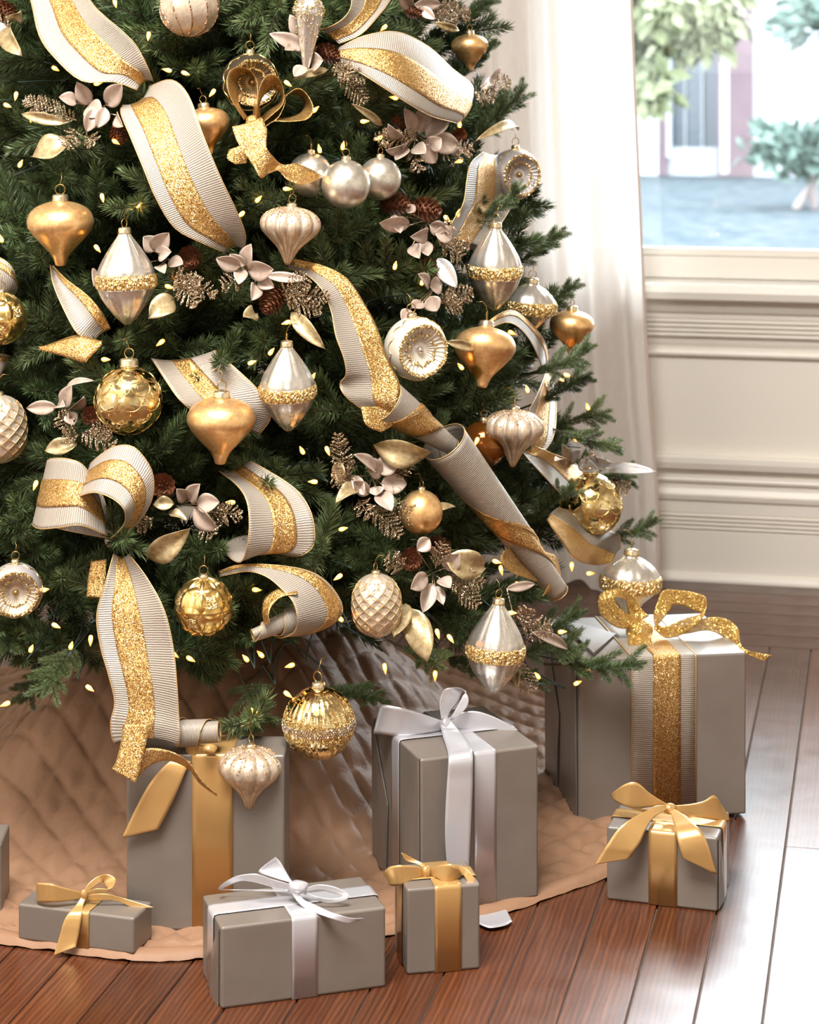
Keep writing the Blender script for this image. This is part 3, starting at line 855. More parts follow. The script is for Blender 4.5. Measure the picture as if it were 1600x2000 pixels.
# leaf sprays: leaves (base, tip, width px, kind), pine cones (x, y, size px, axis angle), ferns (base, tip)
PICK = [
 (180, 215, 'champagne leaf spray with one pale curled leaf, upper left of the tree',
  [((175, 205), (150, 160), 30, 'leaf'), ((172, 208), (200, 228), 40, 'leaf'), ((208, 205), (238, 165), 38, 'leaf'), ((180, 215), (168, 258), 30, 'leaf'), ((205, 210), (190, 250), 28, 'leaf'), ((150, 200), (115, 190), 28, 'leaf'), ((228, 225), (242, 248), 26, 'leaf'),
   ((138, 282), (62, 308), 48, 'goldleaf'), ((130, 240), (45, 222), 22, 'goldleaf')],
  [(232, 262, 40, 60)], [((150, 235), (50, 195)), ((150, 255), (130, 285)), ((165, 265), (185, 276))]),
 (600, 110, 'champagne leaf spray with a pine cone behind the clear drop ornament',
  [((600, 95), (526, 66), 30, 'leaf'), ((595, 80), (566, 28), 30, 'leaf'), ((612, 80), (624, 48), 26, 'leaf'), ((608, 125), (632, 118), 38, 'leaf'), ((595, 130), (575, 150), 26, 'leaf'), ((575, 90), (556, 98), 20, 'leaf'), ((640, 135), (575, 155), 16, 'goldleaf')],
  [(640, 104, 48, 20)], [((650, 125), (712, 155)), ((660, 135), (712, 198)), ((655, 120), (680, 150)), ((600, 120), (602, 90))]),
 (812, 265, 'large champagne poinsettia spray at the upper right of the tree',
  [((808, 265), (788, 212), 36, 'leaf'), ((820, 262), (838, 205), 38, 'leaf'), ((832, 268), (874, 222), 38, 'leaf'), ((830, 276), (896, 285), 42, 'leaf'), ((822, 285), (852, 318), 36, 'leaf'), ((808, 288), (832, 300), 32, 'leaf'), ((796, 280), (752, 292), 30, 'leaf'), ((795, 288), (772, 314), 26, 'leaf'), ((785, 270), (758, 240), 26, 'leaf'), ((840, 290), (862, 270), 34, 'leaf'), ((745, 245), (685, 202), 16, 'goldleaf'), ((880, 300), (905, 288), 22, 'leaf')],
  [(898, 264, 36, 100), (778, 238, 30, 40)], [((800, 275), (735, 268)), ((805, 290), (820, 330)), ((860, 300), (920, 290)), ((815, 275), (790, 262))]),
 (832, 430, 'champagne leaf spray with two long pine cones right of the silver balls',
  [((800, 440), (742, 436), 34, 'leaf'), ((770, 420), (782, 455), 28, 'leaf'), ((795, 415), (810, 400), 20, 'leaf'), ((835, 455), (800, 462), 30, 'leaf'), ((840, 440), (872, 448), 32, 'leaf'), ((850, 455), (884, 462), 34, 'leaf'), ((828, 470), (836, 500), 28, 'leaf'), ((805, 480), (820, 505), 26, 'leaf')],
  [(772, 398, 56, 0), (832, 408, 60, 10)], [((850, 460), (915, 480)), ((860, 470), (900, 500)), ((845, 455), (880, 440))]),
 (330, 505, 'champagne leaf spray with pine cone and glitter fern right of the left silver spindle',
  [((300, 490), (330, 455), 36, 'leaf'), ((305, 488), (280, 462), 34, 'leaf'), ((310, 500), (335, 492), 30, 'leaf'), ((330, 510), (358, 516), 26, 'leaf'), ((310, 520), (322, 536), 22, 'leaf'), ((190, 530), (182, 560), 30, 'leaf'), ((340, 585), (290, 620), 44, 'goldleaf')],
  [(370, 503, 52, 80)], [((340, 540), (420, 575)), ((345, 550), (385, 595)), ((335, 545), (360, 545)), ((350, 560), (390, 550))]),
 (500, 530, 'champagne leaf spray with pine cone and bronze fern left of the middle ribbon',
  [((470, 520), (422, 505), 32, 'leaf'), ((472, 525), (466, 556), 26, 'leaf'), ((482, 522), (492, 476), 32, 'leaf'), ((485, 528), (534, 526), 38, 'leaf'), ((480, 518), (448, 496), 20, 'leaf'), ((505, 545), (536, 562), 26, 'leaf'), ((498, 555), (490, 588), 28, 'leaf'), ((520, 538), (600, 545), 20, 'leaf'), ((500, 612), (475, 620), 30, 'goldleaf'), ((570, 610), (636, 682), 30, 'goldleaf')],
  [(532, 585, 56, 120), (558, 545, 34, 30)], [((550, 575), (640, 580)), ((555, 585), (625, 605)), ((550, 570), (600, 545)), ((480, 545), (435, 555))]),
 (850, 560, 'champagne leaf spray with a silver foil leaf above the white reflector ornament',
  [((838, 560), (815, 535), 26, 'leaf'), ((840, 560), (862, 556), 34, 'leaf'), ((838, 580), (854, 608), 34, 'leaf'), ((825, 590), (806, 600), 24, 'leaf'), ((855, 505), (893, 562), 34, 'foil'), ((800, 605), (786, 628), 24, 'leaf')],
  [(838, 520, 40, 80)], [((860, 590), (920, 570)), ((862, 592), (900, 600)), ((858, 588), (885, 575))]),
 (725, 930, 'champagne eucalyptus leaf spray with glitter ferns at the lower middle of the tree',
  [((745, 930), (712, 895), 32, 'leaf'), ((735, 920), (690, 888), 26, 'leaf'), ((740, 925), (776, 892), 38, 'leaf'), ((745, 945), (795, 945), 38, 'leaf'), ((735, 950), (735, 968), 30, 'leaf'), ((720, 965), (690, 940), 26, 'leaf'), ((738, 965), (766, 1000), 34, 'leaf'), ((690, 930), (712, 968), 24, 'leaf'), ((700, 950), (655, 985), 28, 'goldleaf'), ((660, 900), (670, 945), 26, 'goldleaf'), ((730, 868), (842, 880), 50, 'goldleaf')],
  [(752, 882, 40, 10), (775, 920, 34, 60)], [((680, 950), (660, 850)), ((720, 985), (780, 1045)), ((755, 980), (812, 1010)), ((700, 975), (720, 1005)), ((760, 930), (800, 905)), ((690, 930), (650, 935))]),
 (845, 1120, 'champagne leaf spray with two pine cones and gold leaves above the lattice ball',
  [((835, 1125), (803, 1150), 32, 'leaf'), ((845, 1140), (826, 1196), 30, 'leaf'), ((850, 1145), (866, 1182), 22, 'leaf'), ((868, 1110), (898, 1082), 34, 'leaf'), ((815, 1075), (838, 1052), 28, 'leaf'), ((860, 1130), (880, 1150), 28, 'leaf'), ((870, 1095), (945, 1108), 54, 'goldleaf'), ((800, 1190), (835, 1292), 52, 'goldleaf'), ((790, 1180), (770, 1245), 36, 'goldleaf')],
  [(803, 1092, 50, 90), (858, 1068, 46, 20)], [((850, 1110), (865, 1065)), ((880, 1130), (932, 1180)), ((875, 1120), (940, 1140)), ((790, 1110), (755, 1090))]),
 (355, 985, 'champagne leaf spray with pine cone right of the large ribbon bow',
  [((365, 975), (345, 955), 26, 'leaf'), ((370, 978), (392, 945), 30, 'leaf'), ((385, 985), (428, 980), 34, 'leaf'), ((380, 990), (428, 1035), 38, 'leaf'), ((330, 1000), (365, 1018), 20, 'goldleaf'), ((290, 1092), (372, 1030), 44, 'goldleaf'), ((340, 985), (300, 985), 24, 'goldleaf')],
  [(318, 948, 52, 70)], [((395, 1000), (468, 1005)), ((390, 1010), (415, 1045)), ((300, 1010), (270, 1030))]),
 (125, 800, 'muted champagne leaf spray with pine cone left of the mercury ball',
  [((110, 795), (52, 797), 26, 'leaf'), ((112, 792), (128, 795), 22, 'leaf'), ((125, 795), (140, 752), 30, 'leaf'), ((138, 800), (164, 775), 28, 'leaf'), ((135, 805), (145, 830), 26, 'leaf'), ((130, 755), (185, 745), 14, 'leaf'), ((150, 868), (88, 880), 30, 'goldleaf')],
  [(178, 812, 42, 70)], [((150, 835), (115, 815)), ((160, 845), (225, 870)), ((155, 850), (125, 850)), ((180, 850), (215, 835))]),
 (1110, 900, 'bright silvery leaf spray with a long white leaf at the right outline',
  [((1110, 905), (1098, 868), 24, 'leaf'), ((1115, 905), (1134, 880), 24, 'leaf'), ((1130, 905), (1170, 918), 30, 'foil'), ((1180, 915), (1282, 922), 24, 'foil'), ((1100, 910), (1082, 905), 20, 'leaf'), ((1140, 900), (1200, 905), 26, 'foil')],
  [(1200, 938, 28, 20)], [((1200, 940), (1225, 955)), ((1150, 905), (1165, 895))]),
 (12, 60, 'dark gold leaf spray with a pine cone at the upper left corner',
  [((20, 50), (46, 112), 44, 'goldleaf'), ((15, 55), (-20, 75), 40, 'foil'), ((25, 40), (40, 20), 30, 'goldleaf')],
  [(10, 22, 50, 30)], [((20, 50), (-15, 40))]),
 (830, 25, 'champagne leaf spray with glitter fern at the top edge, right of centre',
  [((820, 15), (850, 38), 22, 'leaf'), ((810, 10), (862, 8), 26, 'leaf'), ((800, 15), (780, -15), 28, 'leaf'), ((850, 45), (895, 58), 16, 'goldleaf')],
  [(806, 22, 36, 20)], [((840, 25), (915, 28)), ((845, 30), (890, 45)), ((840, 20), (890, 10))]),
 (955, 175, 'small champagne leaf and fern spray at the upper right outline of the tree',
  [((950, 185), (978, 132), 16, 'leaf'), ((940, 175), (955, 160), 18, 'leaf'), ((930, 275), (1005, 262), 20, 'goldleaf'), ((960, 250), (995, 240), 16, 'foil')],
  [], [((945, 185), (992, 155)), ((930, 195), (965, 180))]),
 (1020, 1270, 'glittering champagne fern and leaf spray right of the lowest silver spindle',
  [((1040, 1235), (1106, 1268), 22, 'leaf'), ((1005, 1305), (1012, 1345), 24, 'goldleaf'), ((990, 1150), (1045, 1140), 18, 'leaf')],
  [], [((1015, 1215), (1065, 1240)), ((1005, 1290), (1040, 1350)), ((1020, 1220), (1030, 1190)), ((1025, 1225), (1075, 1225))]),
 (880, 690, 'single narrow gold leaf pair lying between reflector and tilted onion ornament',
  [((872, 668), (930, 682), 18, 'goldleaf'), ((830, 1002), (889, 992), 16, 'goldleaf')], [], []),
]
BULB = [(225,6),(290,70),(108,134),(31,187),(14,206),(191,163),(327,137),(362,143),(415,181),(226,277),(200,386),(272,400),(471,419),(190,485),(2,466),
 (750,54),(770,191),(616,214),(712,237),(624,291),(670,285),(561,369),(505,389),(873,427),(895,417),(740,270),(562,163),(898,242),(897,315),
 (206,702),(314,669),(376,717),(492,708),(530,687),(611,736),(772,519),(619,523),(825,550),(900,716),(1100,744),(1125,741),(1108,733),(1148,794),(1123,856),(931,862),(1000,650),
 (87,1152),(109,1222),(61,1267),(177,1250),(139,1261),(175,1344),(372,1287),(480,1286),(69,947),(451,981),(340,1278),(612,941),(670,1033),(501,1152),(509,1278),(661,1127),(777,1233),(855,1237),(880,1247),
 (752,1305),(850,1319),(567,1300),(627,1340),(664,1208),(970,1097),(979,1113),(1012,1144),(1000,1197),(1153,1120),(1117,1106),(1098,1234),(1145,1306),(1050,1320),(1128,1334),(11,1375),(497,1390),(562,1356),(60,230),(40,320),(690,640),(560,630),(330,560),(640,880),(590,880),(1030,760)]

# ---- lines of sight that decorations need free of twigs
PROT = []
for k, x, y, w, o, t, lab in ORN:
    d = surf(x, y) - o - w * 0.5 * 3.1 / F
    dy = {'onion': (.42, .62), 'spindle': (.8, .74), 'squat': (.45, .58), 'turban': (.4, .6), 'drop': (1.6, 2.0)}.get(k, (.5, .5))
    PROT.append((x, y + (dy[1] - dy[0]) / 2 * w, w * 0.5, (dy[0] + dy[1]) / 2 * w, d + w * 0.3 * 3.1 / F))
for nm, st, s0, s1, b in RIB:
    for (a, b_, oa, ob) in st:
        for f in (0.1, 0.37, 0.63, 0.9):
            x = a[0] + (b_[0] - a[0]) * f; y = a[1] + (b_[1] - a[1]) * f
            PROT.append((x, y, 20, 20, surf(x, y) - (oa + (ob - oa) * f) + .005))
for x, y, lab, leaves, cones, ferns in PICK:
    for b, t, w, kd in leaves:
        for f in (0.4, 0.8):
            xx, yy = b[0] + (t[0] - b[0]) * f, b[1] + (t[1] - b[1]) * f
            PROT.append((xx, yy, 11, 11, surf(xx, yy) - .045))
    for cx, cy, s, an in cones: PROT.append((cx, cy, s * .4, s * .4, surf(cx, cy) - .03))
    for b, t in ferns:
        xx, yy = (b[0] + t[0]) / 2, (b[1] + t[1]) / 2
        PROT.append((xx, yy, 8, 8, surf(xx, yy) - .04))
for x, y in ((115, 960), (190, 930), (240, 930), (270, 960), (170, 1000), (215, 1010), (110, 1010), (265, 1000)): PROT.append((x, y, 30, 30, surf(x, y) - .09))
for x, y in ((460, 190), (500, 170), (540, 190), (575, 200), (490, 250), (500, 290), (540, 320), (600, 345), (470, 160)): PROT.append((x, y, 18, 18, surf(x, y) - .06))
for x, y in ((905, 910), (930, 960), (970, 1000), (1000, 1050), (1040, 1090), (1070, 1130), (800, 810), (840, 835), (975, 1080), (385, 1430)): PROT.append((x, y, 28, 28, surf(x, y) - .06))
for x, y in BULB: PROT.append((x, y, 8, 8, surf(x, y) - .02))
PA = np.array(PROT)
def hits(pts):
    for p in pts:
        x, y = to_px(p)
        if -100 < x < 1700:
            q = ((PA[:, 0] - x) / (PA[:, 2] + 9)) ** 2 + ((PA[:, 1] - y) / (PA[:, 3] + 9)) ** 2
            if np.any((q < 1) & (PA[:, 4] > p[1] - 0.004)): return True
    return False

# ================================================================== THE TREE
tree = thing('christmas_tree', 'tall green artificial Christmas tree filling the left of the room', 'tree', (TX, TY, 0))
v_, f_ = tube([Vector((0, 0, 0.02)), Vector((0, 0, 1.2)), Vector((0, 0, 2.75))], [0.026, 0.022, 0.008], 10)
part(tree, 'trunk', v_, f_, M['trunk'], True, None, False)
def orient(d, roll=0.0):
    d = Vector(d).normalized()
    y = Vector((0, 0, 1)).cross(d)
    if y.length < 1e-3: y = Vector((0, 1, 0))
    y.normalize(); z = d.cross(y)
    m = Matrix((d, y, z)).transposed()
    return (m @ Matrix.Rotation(roll, 3, 'X')).to_4x4()
TB = Vector((TX, TY, 0))
PARTNAME = ['branch']
def put(kind, me, base, d, roll, s):
    o = bpy.data.objects.new(kind, me); COL.objects.link(o); o.parent = tree
    mt = Matrix.Translation(base - TB) @ orient(d, roll) @ Matrix.Scale(s, 4)
    o.matrix_local = mt
    return o
NB = 0
def branch_at(phi, z, rt, pitch, roll, s, var, force=False):
    """phi from the camera side; the tip lies rt from the axis at height z"""
    global NB
    me, sam = BR[var]
    for step in range(8):
        r1 = rt - 0.028 * step
        out = Vector((math.sin(phi), -math.cos(phi), 0))
        d = out * math.cos(pitch) + Vector((0, 0, math.sin(pitch)))
        tip = TB + out * r1 + Vector((0, 0, z))
        base = tip - d * BL * s
        m = Matrix.Translation(base) @ orient(d, roll) @ Matrix.Scale(s, 4)
        if force or not hits([m @ q for q in sam]): break
    else:
        if rt < 0.5: return
        r1 = rt - 0.26; base = TB + out * r1 + Vector((0, 0, z)) - d * BL * s
    put(PARTNAME[0], me, base, d, roll, s); NB += 1
R_ = random.Random(11)
row = 0
z = 0.37
while z < 1.62:
    for layer, (n, dr, lim) in enumerate(((13, 0.0, 1.95), (11, -0.13, 1.9), (9, -0.27, 2.2))):
        PARTNAME[0] = 'branch' if layer == 0 else 'inner_branch'
        for i in range(n):
            phi = -lim + 2 * lim * (i + 0.5 * (row % 2) + R_.uniform(-.22, .22)) / (n - 0.5)
            branch_at(phi, z + R_.uniform(-.05, .05), r_tip(z) + dr - 0.012 + R_.uniform(-.045, .012), math.radians(R_.uniform(-2, 30) - (10 if z < 0.45 else 0)), R_.uniform(-.9, .9), R_.uniform(.86, 1.0), R_.randrange(6))
    PARTNAME[0] = 'branch'
    for i in range(6):
        PARTNAME[0] = 'branch' if i < 2 else 'inner_branch'
        branch_at(PI + R_.uniform(-1.2, 1.2), z + R_.uniform(-.05, .05), r_tip(z) - (.03 if i < 2 else .2), math.radians(R_.uniform(5, 25)), R_.uniform(-.5, .5), 1.0, R_.randrange(6), True)
    z += 0.104; row += 1
while z < 2.7:
    rr = max(0.12, r_tip(z) * (2.75 - z) / 1.15 * 0.95)
    for i in range(5):
        branch_at(2 * PI * (i + R_.random()) / 5, z, min(r_tip(z), rr), math.radians(20), 0, max(.4, min(1, rr / .36)), R_.randrange(6), True)
    z += 0.2
# boughs that stand out along the outline: tip, root, distance before the tree axis
for tip, root, dd, s in (((975, 8), (850, 60), .10, 1), ((978, 92), (850, 190), .12, 1), ((1036, 178), (920, 290), .05, 1), ((1000, 190), (930, 280), .15, 1), ((1032, 380), (900, 450), .2, 1),
                         ((1112, 462), (960, 545), .08, 1), ((1138, 562), (1000, 640), .05, 1), ((1168, 692), (1010, 740), .16, 1), ((1160, 745), (1010, 800), .10, 1), ((1195, 818), (1040, 840), .05, 1),
                         ((1208, 893), (1060, 830), .14, 1), ((1240, 945), (1120, 930), .05, 1), ((1292, 1032), (1150, 1060), .03, 1), ((1130, 960), (1000, 1040), .2, 1),
                         ((1150, 1210), (990, 1250), .2, 1), ((1262, 1312), (1060, 1300), .33, 1), ((1140, 1280), (980, 1270), .3, 1), ((1060, 1350), (930, 1290), .35, 1), ((740, 1385), (610, 1330), .5, 1), ((870, 1320), (760, 1250), .52, 1),
                         ((84, 1370), (165, 1235), .62, 1), ((-5, 1290), (60, 1180), .6, 1), ((45, 1385), (120, 1290), .5, 1), ((510, 1440), (470, 1310), .62, 1), ((350, 1340), (300, 1240), .55, 1), ((240, 1340), (330, 1260), .45, 1), ((960, 1330), (850, 1270), .40, 1)):
    a, b = px(root[0], root[1], TY - dd * .85), px(tip[0], tip[1], TY - dd)
    L = (b - a).length; s = min(1.0, max(0.35, L / BL))
    base = b - (b - a).normalized() * BL * s
    put('branch', BR[R_.randrange(6)][0], base, b - a, R_.uniform(-.4, .4), s); NB += 1
# twigs that carry the ornaments, and small tufts that poke out between them
def twig_px(x, y, o, dx, dy, toward, s=1.0):
    a = on(x, y, o - .13 * s * toward); b = on(x + dx, y + dy, o)
    d = b - a
    put('twig', TW[R_.randrange(3)][0], b - d.normalized() * .15 * s, d, R_.uniform(-1, 1), s)
for x, y, o, dx, dy, tw in ((380, 150, .03, 3, -8, 1), (265, 412, .05, 5, -8, 1), (245, 680, .05, -2, -8, 1), (432, 716, .05, 2, -6, 1), (118, 355, .03, 0, -10, 1), (405, 1085, .04, 18, -6, 1),
                            (500, 1415, .06, -5, -5, 1), (115, 1135, .04, 5, 5, 1), (590, 385, .06, 60, -20, .6), (190, 900, .05, -5, -5, 1), (222, 1058, .11, 14, -4, .8), (505, 940, .04, 10, 10, 1), (745, 1060, .02, 0, 30, .8),
                            (440, 600, .02, 20, -40, .8), (820, 560, .03, 30, -20, .7), (700, 450, .02, 10, -40, .6), (660, 470, .02, -5, -40, .6), (130, 300, .03, 10, -30, .9), (345, 90, .04, -5, -50, .6), (440, 1215, .06, 5, -30, .9), (90, 520, .02, -20, -10, .8), (540, 680, .02, -30, -10, .8), (60, 1010, .04, -30, -20, .7), (800, 540, .05, 30, -8, .8), (1010, 400, .03, 25, -30, .5), (330, 640, .03, -10, -20, .9)):
    twig_px(x, y, o, dx, dy, tw)
print('branches', NB)

# ================================================================== ORNAMENTS
def lpart(e, name, vf, mat, smooth=True, holder=None):
    return part(e, name, vf[0], vf[1], mat, smooth, None, False, 0.0, holder)
def sc(prof, w): return [(r * w, z * w) for r, z in prof]
def cap_and_ring(e, z, w, r=0.11, h=0.10, ring=True):
    n = 24
    prof = [(r * .9 * w, z - .01 * w), (r * w, z), (r * 1.08 * w, z + .012 * w), (r * w, z + .03 * w), (r * w, z + (h - .02) * w), (r * .9 * w, z + h * w), (r * .3 * w, z + (h + .015) * w)]
    c = lpart(e, 'cap', lathe(prof, n, lambda t, rr, zz: rr * (1 + .05 * math.cos(t * 12))), M['cap'])
    if ring:
        rr = .075 * w; zc = z + (h + .01) * w + rr * .9
        pts = [Vector((rr * math.cos(a), 0, zc + rr * math.sin(a))) for a in np.linspace(0, 2 * PI, 15)[:-1]]
        lpart(e, 'hanging_ring', tube(pts, .009 * w, 5, True), M['hook'])
        top = zc + rr
        lpart(e, 'wire_hook', tube([Vector((0, 0, top)), Vector((.02 * w, .03 * w, top + .1 * w)), Vector((0, .09 * w, top + .16 * w)), Vector((0, .2 * w, top + .14 * w))], .006 * w, 5), M['hook'])
def jitter_band(prof, n, amp, seed):
    r = np.random.default_rng(seed)
    vs, fs = lathe(prof, n)
    vs = [Vector((v.x, v.y, v.z)) * 1.0 for v in vs]
    out = []
    for v in vs:
        h = Vector((v.x, v.y, 0))
        q = h.normalized() if h.length > 1e-9 else Vector((0, 0, 0))
        out.append(v + q * r.uniform(-amp, amp) + Vector((0, 0, r.uniform(-amp, amp) * .6)))
    return out, fs
def grains(points, size, seed):
    r = random.Random(seed); vs, fs = [], []
    for p in points:
        s = size * r.uniform(.6, 1.3); o = len(vs)
        q = [Vector((1, 0, 0)), Vector((0, 1, 0)), Vector((-1, 0, 0)), Vector((0, -1, 0)), Vector((0, 0, 1)), Vector((0, 0, -1))]
        rot = Matrix.Rotation(r.uniform(0, 3), 3, Vector((r.random(), r.random(), r.random() + .01)).normalized())
        vs += [p + rot @ (a * s) for a in q]
        fs += [tuple(o + i for i in t) for t in ((0, 1, 4), (1, 2, 4), (2, 3, 4), (3, 0, 4), (1, 0, 5), (2, 1, 5), (3, 2, 5), (0, 3, 5))]
    return vs, fs
def smooth_prof(pts, per=5):
    return [tuple(p) for p in cr([(a, b, 0) for a, b in pts], per)[:, :2]]
P_ONION = smooth_prof([(.035, -.635), (.075, -.615), (.10, -.545), (.15, -.45), (.24, -.35), (.36, -.22), (.455, -.10), (.497, .0), (.485, .10), (.43, .195), (.34, .262), (.22, .31), (.115, .335)])
P_SPIN_T = smooth_prof([(.49, .09), (.475, .17), (.42, .30), (.33, .45), (.22, .61), (.125, .735), (.10, .79)])
P_SPIN_B = smooth_prof([(.02, -.745), (.07, -.715), (.20, -.595), (.32, -.44), (.42, -.285), (.485, -.12)])
P_SQ_T = smooth_prof([(.49, .09), (.46, .16), (.38, .26), (.26, .345), (.15, .40), (.115, .44)])
P_SQ_B = smooth_prof([(.02, -.62), (.06, -.58), (.12, -.48), (.22, -.35), (.36, -.22), (.485, -.11)])
P_TURB = smooth_prof([(.025, -.60), (.07, -.52), (.13, -.40), (.23, -.27), (.37, -.145), (.47, -.04), (.5, .06), (.475, .165), (.39, .255), (.25, .315), (.11, .345)])
def sphere_prof(n=28, a=.5, b=.5): return [(max(.002, a * math.sin(PI * i / n)), -b * math.cos(PI * i / n)) for i in range(n + 1)]

def orn_onion(e, w, i):
    lpart(e, 'body', lathe(sc(P_ONION, w), 48), M['mattegold']); cap_and_ring(e, .335 * w, w, .115, .10)
def orn_spindle(e, w, i, T=P_SPIN_T, B=P_SPIN_B, nr=14):
    fn = lambda t, r, z: r * (1 - .03 * abs(math.sin(t * nr / 2)) ** 3)
    lpart(e, 'upper_body', lathe(sc(T, w), 84, fn), M['silver'])
    lpart(e, 'lower_body', lathe(sc(B, w), 84, fn), M['silver'])
    for nm, P in (('upper', T), ('lower', B)):
        ln = [tube([Vector((r * w * math.cos(t) * .985, r * w * math.sin(t) * .985, z * w)) for r, z in P[::3]], .006 * w, 4) for t in [2 * PI * (k + .0) / nr for k in range(nr)]]
        lpart(e, 'flute_lines', merge(ln), M['cap'])
    bp = sc([(.46, -.135), (.492, -.12), (.512, -.06), (.518, 0), (.512, .06), (.495, .10), (.46, .115)], w)
    lpart(e, 'glitter_band', jitter_band(smooth_prof(bp, 2), 150, .014 * w, i), M['grain'], False)
    cap_and_ring(e, T[-1][1] * w, w, T[-1][0] * 1.05, .10)
def orn_squat(e, w, i): orn_spindle(e, w, i, P_SQ_T, P_SQ_B, 12)
def orn_drop(e, w, i):
    P = smooth_prof([(.04, -2.05), (.10, -1.85), (.2, -1.4), (.33, -.8), (.46, -.25), (.5, 0), (.42, .25), (.22, .5), (.14, .6)])
    lpart(e, 'body', lathe(sc(P, w), 32, lambda t, r, z: r * (1 - .12 * abs(math.sin(t * 4)))), M['silver'])
    r = random.Random(i); pts = []
    for _ in range(320):
        t = r.uniform(0, 2 * PI); z = r.uniform(-.35, .3) if r.random() < .8 else r.uniform(-1, -.3)
        rr = float(np.interp(z, [p[1] for p in P], [p[0] for p in P]))
        pts.append(Vector((rr * math.cos(t), rr * math.sin(t), z)) * w)
    lpart(e, 'glitter_grains', grains(pts, .03 * w, i), M['grain'], False)
    cap_and_ring(e, .6 * w, w, .16, .15)
def orn_mercury(e, w, i):
    lpart(e, 'body', lathe(sc(sphere_prof(32), w), 56), M['mercury'])
    lines = []
    R = .503 * w
    for row, lat in enumerate((.95, .55, .12, -.30, -.68, -1.0)):
        n = 9 if abs(lat) < .8 else 6
        for k in range(n):
            l0 = 2 * PI * (k + .5 * (row % 2)) / n; pts = []
            for a in np.linspace(0, PI, 13):
                lo = l0 + math.cos(a) * PI / n; la = lat - .34 * math.sin(a)
                pts.append(Vector((R * math.cos(la) * math.cos(lo), R * math.cos(la) * math.sin(lo), R * math.sin(la))))
            lines.append(tube(pts, .006 * w, 4))
    lpart(e, 'scallop_lines', merge(lines), M['goldsmooth'])
    cap_and_ring(e, .49 * w, w, .13, .12)
def orn_reflector(e, w, i, kind=0):
    body, dish, ring = [(M['pearl'], M['pearl'], M['grain']), (M['smoke'], M['smoke'], M['grain']), (M['lavender'], M['lavender'], M['grain']), (M['lavender'], M['champ'], M['grain'])][kind]
    a0 = math.radians(54)
    def turn(vf):      # lathe axis +Z -> -Y (towards the viewer)
        return [Vector((v.x, -v.z, v.y)) for v in vf[0]], vf[1]
    prof = [(max(.002, .5 * math.sin(a)) * w, .5 * math.cos(a) * w) for a in np.linspace(PI, a0, 26)]
    lpart(e, 'body', turn(lathe(prof, 56, None, False)), body)
    rr, zz = .5 * math.sin(a0), .5 * math.cos(a0)
    dp = [(rr * w, zz * w), (rr * .9 * w, (zz - .03) * w), (rr * .6 * w, (zz - .10) * w), (rr * .3 * w, (zz - .14) * w), (.03 * w, (zz - .15) * w)]
    lpart(e, 'dish', turn(lathe(smooth_prof(dp, 4), 96, None, False)), dish)
    pl = []
    for k in range(28):
        t = 2 * PI * k / 28
        pl.append(tube([Vector((r * math.cos(t), r * math.sin(t), z + .004 * w)) for r, z in dp[:4]], [.016 * w, .014 * w, .010 * w, .004 * w], 5))
    lpart(e, 'pleats', turn(merge(pl)), dish)
    def ringpts(rad, zoff, n, star=0.0, pts_n=10):
        out = []
        r = random.Random(i + n)
        for k in range(n):
            t = 2 * PI * k / n
            q = rad * (1 + star * (abs(((t * pts_n / (2 * PI)) % 1) - .5) * 2 - .5))
            out.append(Vector((q * math.cos(t), q * math.sin(t), zoff)) + Vector((r.gauss(0, .006), r.gauss(0, .006), r.gauss(0, .006))))
        return [p * w for p in out]
    lpart(e, 'glitter_rim', turn(grains(ringpts(rr * .99, zz + .005, 110) + ringpts(rr * .93, zz - .005, 100), .022 * w, i)), ring, False)
    lpart(e, 'glitter_star', turn(grains(ringpts(rr * .60, zz - .085, 150, .34 if kind == 0 else .12, 8), .02 * w, i + 1)), ring, False)
    bead = lathe([(a * .055 * w, b * .055 * w + (zz - .11) * w) for a, b in [(max(.01, math.sin(t)), -math.cos(t)) for t in np.linspace(0, PI, 10)]], 20)
    lpart(e, 'centre_bead', turn(bead), M['hook'] if kind != 0 else M['stone'])
    sl = []
    for k in range(12):
        pts = []
        for a in np.linspace(0, 1, 9):
            lo = 2 * PI * (k + a) / 12; la = a0 + .34 + .16 * math.sin(PI * a)
            pts.append(Vector((.503 * math.sin(la) * math.cos(lo), .503 * math.sin(la) * math.sin(lo), .503 * math.cos(la))) * w)
        sl.append(tube(pts, .010 * w, 4))
    lpart(e, 'scallop_lines', turn(merge(sl)), M['goldsmooth'])
    cap_and_ring(e, .49 * w, w, .075, .07)
def orn_turban(e, w, i):
    nr = 12
    def fn(t, r, z):
        k = abs(math.cos(t * nr / 2)) ** .7
        return r * (.88 + .12 * k)
    lpart(e, 'body', lathe(sc(P_TURB, w), 144, fn), M['champ'])
    ln = []
    for k in range(nr):
        t = 2 * PI * k / nr
        ln.append(tube([Vector((r * w * math.cos(t), r * w * math.sin(t), z * w)) for r, z in P_TURB[::3]], .007 * w, 4))
    lpart(e, 'gold_ridges', merge(ln), M['goldthread'])
    r = random.Random(i); pts = []
    zs, rs = [p[1] for p in P_TURB], [p[0] for p in P_TURB]
    for _ in range(420):
        t = r.uniform(0, 2 * PI); z = .345 - abs(r.gauss(0, .11))
        rr = float(np.interp(z, zs, rs)); rr = fn(t, rr, z)
        pts.append(Vector((rr * math.cos(t), rr * math.sin(t), z)) * w)
    lpart(e, 'glitter_top', grains(pts, .013 * w, i), M['rosegrain'], False)
    cap_and_ring(e, .345 * w, w, .085, .06)
